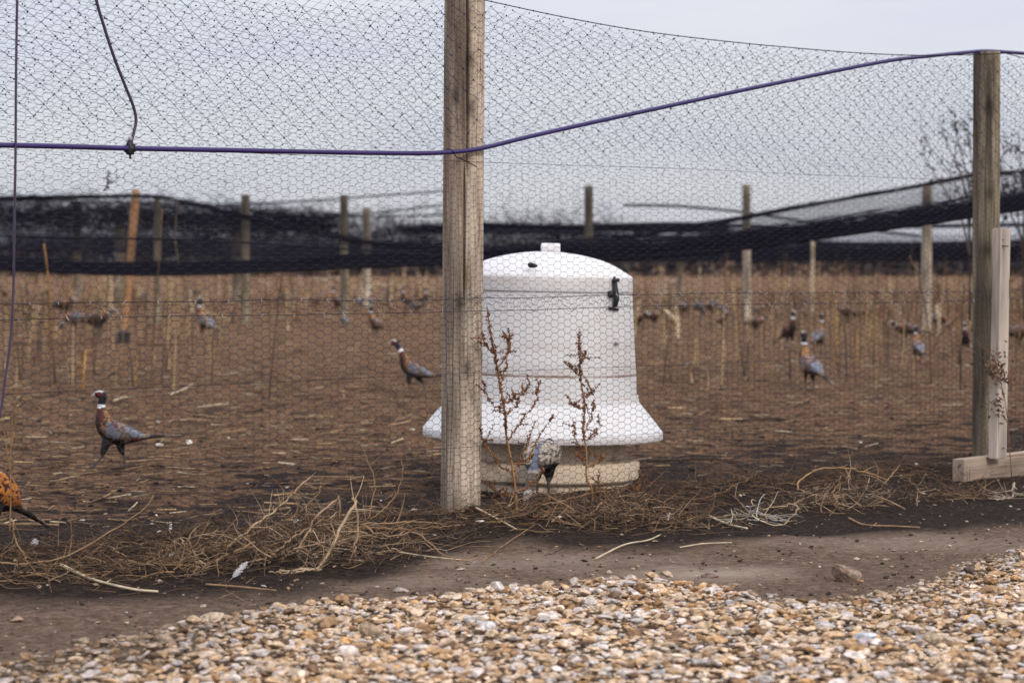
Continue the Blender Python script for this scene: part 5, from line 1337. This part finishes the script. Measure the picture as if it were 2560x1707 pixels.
# spine rows: x, z, half width, half height  (facing +x, feet on z = 0), in order: bill, head, neck, ring, breast, body, rump, tail
POSES = {
 'alert': dict(sp=[(0.118, 0.383, 0.004, 0.004), (0.100, 0.386, 0.009, 0.010), (0.086, 0.389, 0.016, 0.018), (0.067, 0.388, 0.020, 0.023), (0.056, 0.372, 0.019, 0.021), (0.060, 0.350, 0.0185, 0.020), (0.063, 0.330, 0.020, 0.021), (0.061, 0.300, 0.028, 0.028),
                   (0.056, 0.262, 0.042, 0.041), (0.036, 0.218, 0.058, 0.054), (-0.008, 0.188, 0.066, 0.061), (-0.062, 0.178, 0.056, 0.049), (-0.110, 0.172, 0.036, 0.033), (-0.155, 0.168, 0.022, 0.018), (-0.225, 0.173, 0.017, 0.0095), (-0.300, 0.174, 0.012, 0.0065), (-0.372, 0.174, 0.005, 0.004)],
               legs=[[(0.030, 0.150), (0.050, 0.095), (0.058, 0.068), (0.100, 0.020), (0.140, 0.004)], [(-0.028, 0.140), (-0.036, 0.095), (-0.046, 0.072), (-0.054, 0.012), (-0.020, 0.004)]]),
 'stand': dict(sp=[(0.116, 0.395, 0.004, 0.004), (0.098, 0.398, 0.009, 0.010), (0.084, 0.400, 0.016, 0.018), (0.066, 0.399, 0.020, 0.023), (0.056, 0.382, 0.019, 0.021), (0.058, 0.358, 0.0185, 0.020), (0.060, 0.336, 0.020, 0.021), (0.058, 0.304, 0.028, 0.028),
                   (0.050, 0.264, 0.042, 0.041), (0.028, 0.218, 0.058, 0.054), (-0.014, 0.184, 0.066, 0.061), (-0.062, 0.164, 0.056, 0.049), (-0.104, 0.146, 0.036, 0.033), (-0.142, 0.128, 0.022, 0.018), (-0.205, 0.098, 0.017, 0.0095), (-0.265, 0.070, 0.012, 0.0065), (-0.320, 0.044, 0.005, 0.004)],
               legs=[[(0.010, 0.145), (0.014, 0.10), (0.004, 0.078), (0.012, 0.012), (0.052, 0.004)], [(-0.014, 0.14), (-0.010, 0.10), (-0.022, 0.078), (-0.014, 0.012), (0.026, 0.004)]]),
 'walk': dict(sp=[(0.196, 0.402, 0.004, 0.004), (0.178, 0.407, 0.009, 0.010), (0.165, 0.410, 0.016, 0.018), (0.147, 0.406, 0.020, 0.022), (0.128, 0.388, 0.019, 0.020), (0.113, 0.366, 0.0185, 0.020), (0.100, 0.348, 0.020, 0.021), (0.082, 0.312, 0.027, 0.027),
                   (0.068, 0.268, 0.040, 0.040), (0.044, 0.218, 0.056, 0.054), (-0.006, 0.184, 0.066, 0.060), (-0.066, 0.164, 0.056, 0.048), (-0.112, 0.150, 0.036, 0.032), (-0.150, 0.142, 0.022, 0.018), (-0.215, 0.140, 0.017, 0.010), (-0.290, 0.136, 0.012, 0.0065), (-0.355, 0.134, 0.005, 0.004)],
               legs=[[(0.028, 0.145), (0.030, 0.09), (0.024, 0.070), (0.030, 0.012), (0.066, 0.004)], [(-0.030, 0.14), (-0.062, 0.10), (-0.082, 0.085), (-0.092, 0.020), (-0.058, 0.004)]]),
 'crouch': dict(sp=[(0.176, 0.196, 0.004, 0.004), (0.160, 0.203, 0.009, 0.010), (0.147, 0.208, 0.016, 0.018), (0.130, 0.210, 0.020, 0.022), (0.114, 0.204, 0.019, 0.020), (0.100, 0.196, 0.0185, 0.020), (0.088, 0.188, 0.022, 0.024), (0.074, 0.176, 0.034, 0.036),
                   (0.052, 0.166, 0.048, 0.048), (0.020, 0.156, 0.060, 0.058), (-0.024, 0.150, 0.067, 0.062), (-0.076, 0.146, 0.056, 0.048), (-0.120, 0.138, 0.036, 0.032), (-0.158, 0.130, 0.022, 0.018), (-0.222, 0.120, 0.017, 0.010), (-0.296, 0.108, 0.012, 0.0065), (-0.36, 0.100, 0.005, 0.004)],
               legs=[[(0.010, 0.125), (0.016, 0.08), (0.004, 0.062), (0.012, 0.012), (0.052, 0.004)], [(-0.020, 0.12), (-0.014, 0.08), (-0.028, 0.062), (-0.020, 0.012), (0.020, 0.004)]]),
 'feed': dict(sp=[(0.178, 0.020, 0.004, 0.004), (0.168, 0.036, 0.009, 0.010), (0.162, 0.050, 0.016, 0.018), (0.152, 0.066, 0.020, 0.022), (0.138, 0.084, 0.019, 0.020), (0.126, 0.102, 0.0185, 0.020), (0.114, 0.118, 0.021, 0.023), (0.096, 0.138, 0.031, 0.032),
                   (0.068, 0.158, 0.045, 0.045), (0.030, 0.176, 0.060, 0.056), (-0.022, 0.180, 0.067, 0.060), (-0.076, 0.166, 0.056, 0.047), (-0.118, 0.142, 0.036, 0.032), (-0.150, 0.118, 0.024, 0.018), (-0.205, 0.080, 0.022, 0.010), (-0.262, 0.044, 0.016, 0.0065), (-0.305, 0.018, 0.006, 0.004)],
              legs=[[(0.010, 0.135), (0.016, 0.09), (0.002, 0.070), (0.010, 0.012), (0.050, 0.004)], [(-0.014, 0.13), (-0.008, 0.09), (-0.022, 0.070), (-0.014, 0.012), (0.026, 0.004)]]),
}
POSES['peck'] = dict(sp=POSES['crouch']['sp'][:11] + [(a_, b_ - 0.018, c_, d_) for a_, b_, c_, d_ in POSES['feed']['sp'][11:]], legs=POSES['crouch']['legs'])
SC = np.array([0, 0.02, 0.04, 0.06, 0.085, 0.11, 0.135, 0.17, 0.22, 0.29, 0.40, 0.52, 0.62, 0.70, 0.80, 0.90, 1.0])   # style coordinate of each row
def bird_mesh(pose, hen=False, voxel=0.0046, variant=''):
    d = POSES[pose]; sp = np.array(d['sp'], float)
    rows = smooth_path(np.concatenate([sp[:, :3], ], 1), 48); rz = smooth_path(np.stack([sp[:, 3], SC, sp[:, 3]], 1), 48)
    n = len(rows); cen = np.stack([rows[:, 0], np.zeros(n), rows[:, 1]], 1); w_ = np.maximum(rows[:, 2], 0.0042); h_ = np.maximum(rz[:, 0], 0.0042); sty = rz[:, 1]
    T = np.gradient(cen, axis=0); T /= np.linalg.norm(T, axis=1, keepdims=True)
    Nn = np.stack([T[:, 2], np.zeros(n), -T[:, 0]], 1)      # 'down/front' side normal
    mb = MB(); sg = 20; an = np.arange(sg) * 2 * math.pi / sg
    V = cen[:, None] + (np.cos(an)[None, :, None] * (h_[:, None, None] * Nn[:, None])) + np.sin(an)[None, :, None] * (w_[:, None, None] * np.array([0, 1.0, 0])[None, None])
    V = V.reshape(-1, 3); i = np.arange(n - 1)[:, None] * sg; k = np.arange(sg)[None]; k2 = (k + 1) % sg
    Qd = np.stack([i + k, i + k2, i + sg + k2, i + sg + k], -1).reshape(-1, 4)
    V = np.concatenate([V, cen[:1], cen[-1:]]); c0 = n * sg
    tr = [(c0, (j + 1) % sg, j) for j in range(sg)] + [(c0 + 1, (n - 1) * sg + j, (n - 1) * sg + (j + 1) % sg) for j in range(sg)]
    mb.add(V, tris=tr, quads=Qd)
    # folded wings: flattened shells lying on the flanks
    ib = [int(np.argmin(np.abs(sty - q))) for q in (0.24, 0.30, 0.40, 0.52, 0.62, 0.70)]
    for sgn in (1, -1):
        P = np.array([cen[q] + np.array([0, sgn * w_[q] * 0.86, 0]) + Nn[q] * h_[q] * 0.22 for q in ib]); P[0] += [0.004, 0, 0]
        r_ = [0.012, 0.034, 0.042, 0.034, 0.020, 0.007]
        Tm = MB(); tube(Tm, smooth_path(P, 20), np.interp(np.linspace(0, 1, len(smooth_path(P, 20))), np.linspace(0, 1, 6), r_), 12)
        VV = Tm.v[0]; mid = np.interp(VV[:, 0], P[::-1, 0], P[::-1, 1]); VV[:, 1] = mid + (VV[:, 1] - mid) * 0.42
        mb.add(VV, tris=Tm.t[0], quads=Tm.q[0])
    for li, lg in enumerate(d['legs']):
        y0 = 0.026 if li == 0 else -0.026
        L3 = np.array([[p[0], y0, p[1]] for p in lg])
        tube(mb, smooth_path(L3[:3], 8), np.linspace(0.028, 0.0085, len(smooth_path(L3[:3], 8))), 10)
        tube(mb, [L3[2], L3[3]], [0.0070, 0.0062], 8)
        f = L3[3]; dirx = 1.0
        for aa, ll in ((-0.45, 0.036), (0.0, 0.042), (0.45, 0.036), (math.pi, 0.014)):
            e_ = f + np.array([math.cos(aa) * ll, math.sin(aa) * ll, 0]); e_[2] = 0.0045
            if aa == 0.0: e_ = np.array([L3[4][0], y0, 0.0045])
            tube(mb, [f, e_], [0.0058, 0.0045], 6)
    me = mb.mesh('body', M_BIRD)
    tmp = bpy.data.objects.new('tmp', me); COL.objects.link(tmp)
    md = tmp.modifiers.new('r', 'REMESH'); md.mode = 'VOXEL'; md.voxel_size = voxel
    ms = tmp.modifiers.new('s', 'SMOOTH'); ms.factor = 0.5; ms.iterations = 2
    dg = bpy.context.evaluated_depsgraph_get(); ev = tmp.evaluated_get(dg)
    m2 = bpy.data.meshes.new_from_object(ev)
    bpy.data.objects.remove(tmp); bpy.data.meshes.remove(me)
    m2.name = 'pheasant_' + pose; m2.materials.clear(); m2.materials.append(M_BIRD)
    nv = len(m2.vertices); cv = np.zeros(nv * 3); m2.vertices.foreach_get('co', cv); P = cv.reshape(-1, 3)
    D = np.linalg.norm(P[:, None] - cen[None], axis=2) - 0.6 * np.minimum(w_, h_)[None]
    j = np.argmin(D, 1); S = sty[j]; rel = P - cen[j]; back = np.einsum('ij,ij->i', rel, Nn[j]) / np.maximum(h_[j], 1e-4); side = np.abs(rel[:, 1]) / np.maximum(w_[j], 1e-4)
    nz_ = vnoise(P[:, 0] * 110 + 40, P[:, 2] * 110 + P[:, 1] * 70 + 40, 401); nz2 = fbm(P[:, 0] * 40 + 9, P[:, 2] * 40 + P[:, 1] * 30 + 9, 403, 3)
    C = np.zeros((nv, 3)); bod = (S > 0.17) & (S < 0.69); S = np.where(bod, S + (nz2 - 0.47) * 0.07, S); back = np.where(bod, back + (nz_ - 0.5) * 0.35, back)
    def setc(mask, c, nzv=None, c2=None):
        if nzv is None: C[mask] = c
        else: C[mask] = np.where(nzv[mask][:, None], np.array(c)[None], np.array(c2)[None])
    if hen:
        C[:] = np.array([0.36, 0.29, 0.22]); dk = nz_ > 0.55; C[dk] = np.array([0.15, 0.10, 0.07]); C[(back < -0.3)] *= 1.25; C[S < 0.03] = [0.25, 0.2, 0.15]
    else:
        dkw = variant == 'chestnut'
        setc(S >= 0, [0.05, 0.012, 0.010])
        br = (S > 0.14) & (S < 0.62); S2 = S + 0.05 * back
        setc(br & (back <= 0.55), [0.085, 0.019, 0.012])                                                 # maroon breast
        setc((S > 0.19) & (S < 0.34) & (back < -0.15), [0.030, 0.011, 0.010])
        setc((S > 0.165) & (back > 0.42) & (S < 0.30), [0.27, 0.14, 0.045], nz_ < 0.70, [0.06, 0.03, 0.02])      # gold mantle, dark spots
        setc(br & (side > 0.45) & (S2 > 0.25) & (S2 < 0.36) & (back < 0.5) & (back > -0.6), [0.24, 0.115, 0.035], nz_ < 0.52, [0.03, 0.015, 0.012])   # golden flank
        setc((S > 0.25) & (S < 0.60) & (back < -0.50), [0.010, 0.008, 0.008])                             # black belly
        setc((S > 0.28) & (S < 0.50) & (back > 0.42), [0.24, 0.165, 0.14], nz_ < 0.45, [0.085, 0.04, 0.035])      # speckled scapulars
        wing = (side > 0.60) & (S2 > 0.315) & (S2 < 0.47) & (back > -0.40) & (back < 0.60)
        setc(wing, [0.060, 0.028, 0.020] if dkw else [0.125, 0.134, 0.160])
        setc((side > 0.5) & (S2 >= 0.46) & (S2 < 0.565) & (back > -0.70) & (back < 0.5), [0.20, 0.15, 0.11], np.sin(P[:, 2] * 520 + P[:, 0] * 260) > 0.1, [0.06, 0.042, 0.035])  # flight feathers
        setc((S >= 0.50) & (S < 0.70) & (back > -0.15) & ~((side > 0.5) & (S2 < 0.565) & (back < 0.5)), [0.085, 0.045, 0.030] if dkw else [0.150, 0.163, 0.195])   # grey rump
        setc((S >= 0.58) & (S < 0.70) & (back <= -0.15), [0.12, 0.035, 0.018])
        setc((S >= 0.55) & (S < 0.68) & (back < -0.6), [0.012, 0.009, 0.008])
        if variant == 'orange': setc((S > 0.20) & (S < 0.70) & (back > -0.55), [0.46, 0.16, 0.03], nz_ < 0.66, [0.05, 0.02, 0.012])
        if variant == 'speckled':
            m_ = (S > 0.22) & (S < 0.64) & (back > -0.6); setc(m_, [0.36, 0.30, 0.24], nz_ < 0.56, [0.09, 0.065, 0.055])
            setc((np.abs(P[:, 1]) < 0.010) & (S > 0.4) & (S < 0.70) & (back > 0), [0.13, 0.15, 0.19])
        tl = S >= 0.70; band = (np.mod(S * 84, 1.0) < 0.42)
        setc(tl, [0.028, 0.02, 0.015], band, [0.165, 0.12, 0.085])
        setc(tl & (back < -0.2), [0.05, 0.035, 0.028])
        if variant == 'speckled': setc(tl, [0.11, 0.085, 0.07], np.mod(S * 84, 1.0) < 0.62, [0.33, 0.27, 0.22])
        setc((S >= 0.124) & (S < 0.154), [0.70, 0.70, 0.72])                                           # white ring
        setc((S >= 0.030) & (S < 0.126), [0.006, 0.009, 0.016])                                        # glossy dark head and neck
        setc((S >= 0.042) & (S < 0.072) & (side > 0.6) & (back < 0.35) & (back > -0.40), [0.13, 0.008, 0.008])  # red wattle
        setc((S < 0.066) & (back > 0.55), [0.46, 0.44, 0.41])                                          # pale crown
        setc((S < 0.030), [0.48, 0.45, 0.40])
    # legs
    legm = (P[:, 2] < 0.135) & (D[np.arange(nv), j] > 0.010) & (S < 0.66) & (S > 0.2)
    thigh = legm & (P[:, 2] > 0.072)
    C[legm] = [0.075, 0.065, 0.06]; C[thigh] = [0.018, 0.014, 0.012] if not hen else [0.3, 0.24, 0.18]
    a = m2.color_attributes.new('Col', 'FLOAT_COLOR', 'POINT'); a.data.foreach_set('color', np.concatenate([C, np.ones((nv, 1))], 1).astype(np.float32).ravel())
    m2.polygons.foreach_set('use_smooth', np.full(len(m2.polygons), True)); m2.update()
    return m2
BM = {k: bird_mesh(k) for k in POSES}
for k_ in ('stand', 'walk', 'crouch'): BM[k_ + '_c'] = bird_mesh(k_, variant='chestnut', voxel=0.0052)
BM['orange'] = bird_mesh('stand', variant='orange'); BM['speckled'] = bird_mesh('peck', variant='speckled')
BM['hen'] = bird_mesh('crouch', hen=True, voxel=0.006)
print('bird tris', {k: len(v.polygons) for k, v in BM.items()})
GP = 'pheasants in the pen'
BM['feed_c'] = bird_mesh('feed', variant='chestnut', voxel=0.0055)
BIRDS = [  # foot x, foot y, yaw, pose, scale, label
 (285, 1166, 180, 'alert', 1.0, 'near cock pheasant striding left, white ring and long tail, lower left'),
 (1032, 984, 180, 'walk', 1.0, 'cock pheasant leaning forward, walking left just left of the front post'),
 (-24, 1398, 246, 'orange', 1.12, 'orange spotted pheasant cut off by the left edge, only rump and tail showing'),
 (1358, 1240, 76, 'speckled', 1.2, 'speckled pheasant feeding under the feeder rim, tail towards the fence'),
 (512, 846, 140, 'stand', 1.16, 'pale grey pheasant standing alone, tail down to the right, left field'),
 (2022, 974, 120, 'stand', 0.98, 'grey backed pheasant with black head and tail raised right, right field'),
 (1974, 868, 300, 'stand', 0.92, 'red breasted pheasant facing the fence beside a gold backed one'),
 (2048, 876, 60, 'stand', 0.92, 'gold backed pheasant with bright white collar seen from behind'),
 (2294, 906, 100, 'stand', 0.78, 'round grey pheasant seen from behind, left of the pale post foot'),
 (2262, 858, 180, 'crouch', 1.05, 'brown pheasant bending left just behind the round grey one'),
 (2344, 832, 0, 'feed', 1.05, 'grey humped pheasant with head down, right of the thick pale post'),
 (2414, 880, 250, 'stand', 0.72, 'slim pheasant half hidden against the right fence post'),
 (2550, 868, 0, 'crouch', 1.1, 'dark pheasant at the right edge behind the upright board'),
 (186, 832, 190, 'feed', 1.15, 'pheasant pecking with head down, pale wing, left of the black box'),
 (246, 838, 0, 'crouch', 1.35, 'large dark bodied pheasant facing right next to the pecking one'),
 (160, 792, 340, 'crouch', 1.3, 'brown pheasant by the dark stalk, white collar to the right'),
 (184, 770, 60, 'stand', 0.9, 'upright chestnut pheasant above the brown one at far left'),
 (117, 748, 20, 'walk', 0.85, 'small dark pheasant left of the thick stalk'),
 (64, 745, 200, 'stand', 0.8, 'pale headed small pheasant beside the left tube'),
 (10, 748, 180, 'stand', 0.85, 'reddish small pheasant at the extreme left edge'),
 (362, 760, 100, 'crouch', 1.0, 'small bluish pheasant below the leaning orange post'),
 (476, 750, 90, 'stand', 0.75, 'tiny distant pheasant, left one of two behind the pale grey bird'),
 (498, 742, 0, 'crouch', 0.95, 'tiny distant chestnut pheasant, right one of two behind the pale grey bird'),
 (608, 762, 180, 'crouch', 1.05, 'low dark blue pheasant sitting under the second grey post'),
 (720, 756, 20, 'crouch', 1.0, 'small pheasant facing right, leftmost of the mid row'),
 (790, 770, 20, 'walk', 0.75, 'chestnut pheasant stretching its head up to the right, mid row'),
 (842, 778, 160, 'stand', 1.05, 'upright chestnut pheasant with tail down right, mid row'),
 (900, 772, 90, 'crouch', 0.95, 'faint greyish pheasant low between two upright ones, mid row'),
 (930, 774, 100, 'stand', 0.95, 'upright pheasant with pale head, right of the faint grey one'),
 (1016, 780, 210, 'stand', 1.05, 'upright dark pheasant left of a low pair by the front post'),
 (1058, 776, 330, 'stand', 0.98, 'upright chestnut pheasant close to the front post edge'),
 (1042, 782, 0, 'crouch', 0.9, 'low grey pheasant squeezed between two upright ones'),
 (862, 818, 110, 'stand', 0.68, 'small grey pheasant seen from behind below the mid row'),
 (938, 842, 150, 'stand', 0.90, 'blurred grey pheasant with tail low right, above the walking cock'),
 (962, 742, 90, 'stand', 0.7, 'tiny far pheasant behind the mid row'),
 (1648, 784, 80, 'stand', 1.05, 'upright dark chestnut pheasant right of the feeder, white headed'),
 (1636, 816, 0, 'crouch', 0.98, 'dark crouching pheasant below the white headed one'),
 (1590, 828, 330, 'crouch', 1.1, 'pale orange pheasant half hidden by the feeder side'),
 (1708, 790, 60, 'crouch', 1.1, 'round dark pheasant right of the white headed one'),
 (1756, 790, 0, 'crouch', 1.15, 'grey low pheasant facing right, first of a pair'),
 (1782, 792, 170, 'feed', 1.1, 'grey low pheasant touching the bird with the long tail'),
 (1806, 824, 0, 'stand', 0.72, 'chestnut pheasant facing right with tail stretched left'),
 (1890, 830, 0, 'crouch', 0.98, 'brown crouching pheasant, head low to the right'),
 (1946, 804, 120, 'stand', 0.68, 'far chestnut pheasant above the red breasted one'),
 (2012, 806, 60, 'stand', 0.75, 'far dark pheasant above the gold backed one'),
 (2118, 806, 180, 'crouch', 1.1, 'grey brown pheasant lying flat, right of the slanted stick'),
 (2150, 806, 0, 'crouch', 1.0, 'brown pheasant head to the right, beside the flat lying one'),
 (2174, 790, 90, 'crouch', 0.95, 'small dim pheasant above two brown ones on the right'),
 (1900, 790, 0, 'crouch', 0.8, 'tiny dim pheasant far off beside the pale round post'),
]
for i, (x, y, yaw, pose, s, lab) in enumerate(BIRDS):
    if any(w_ in lab for w_ in ('chestnut', 'brown', 'dark', 'red')) and pose + '_c' in BM: pose = pose + '_c'
    o = bpy.data.objects.new('pheasant', BM[pose]); COL.objects.link(o)
    p = put(gnd(x, y)); o.location = tuple(p); s = s * (1.03 if y > 980 else 1.24)
    o.scale = (s, s, s); o.rotation_euler = (0, 0, math.radians(yaw))
    tag(o, lab, 'pheasant', GP)
for x, y, yaw, s, lab in ((1580, 716, 0, 1.5, 'pale blurred bird far off beside the feeder lid'), (1664, 716, 180, 1.4, 'pale blurred bird far off, left one of two right of the feeder'), (1688, 718, 20, 1.5, 'pale blurred bird far off, right one of two right of the feeder'),
                        (790, 712, 0, 1.4, 'pale blurred bird far off, leftmost of three under the net'), (812, 714, 90, 1.4, 'pale blurred bird far off, middle of three under the net'), (838, 710, 0, 1.5, 'pale blurred bird far off, right one of three under the net')):
    o = bpy.data.objects.new('hen_pheasant', BM['hen']); COL.objects.link(o)
    o.location = tuple(gnd(x, y)); o.scale = (s, s, s); o.rotation_euler = (0, 0, math.radians(yaw)); tag(o, lab, 'pheasant', 'pale hens far off')
tot = sum(sum(len(p.vertices) - 2 for p in m.polygons) for m in bpy.data.meshes if m.users)
print('TOTAL TRIS', tot, 'objects', len(bpy.data.objects))
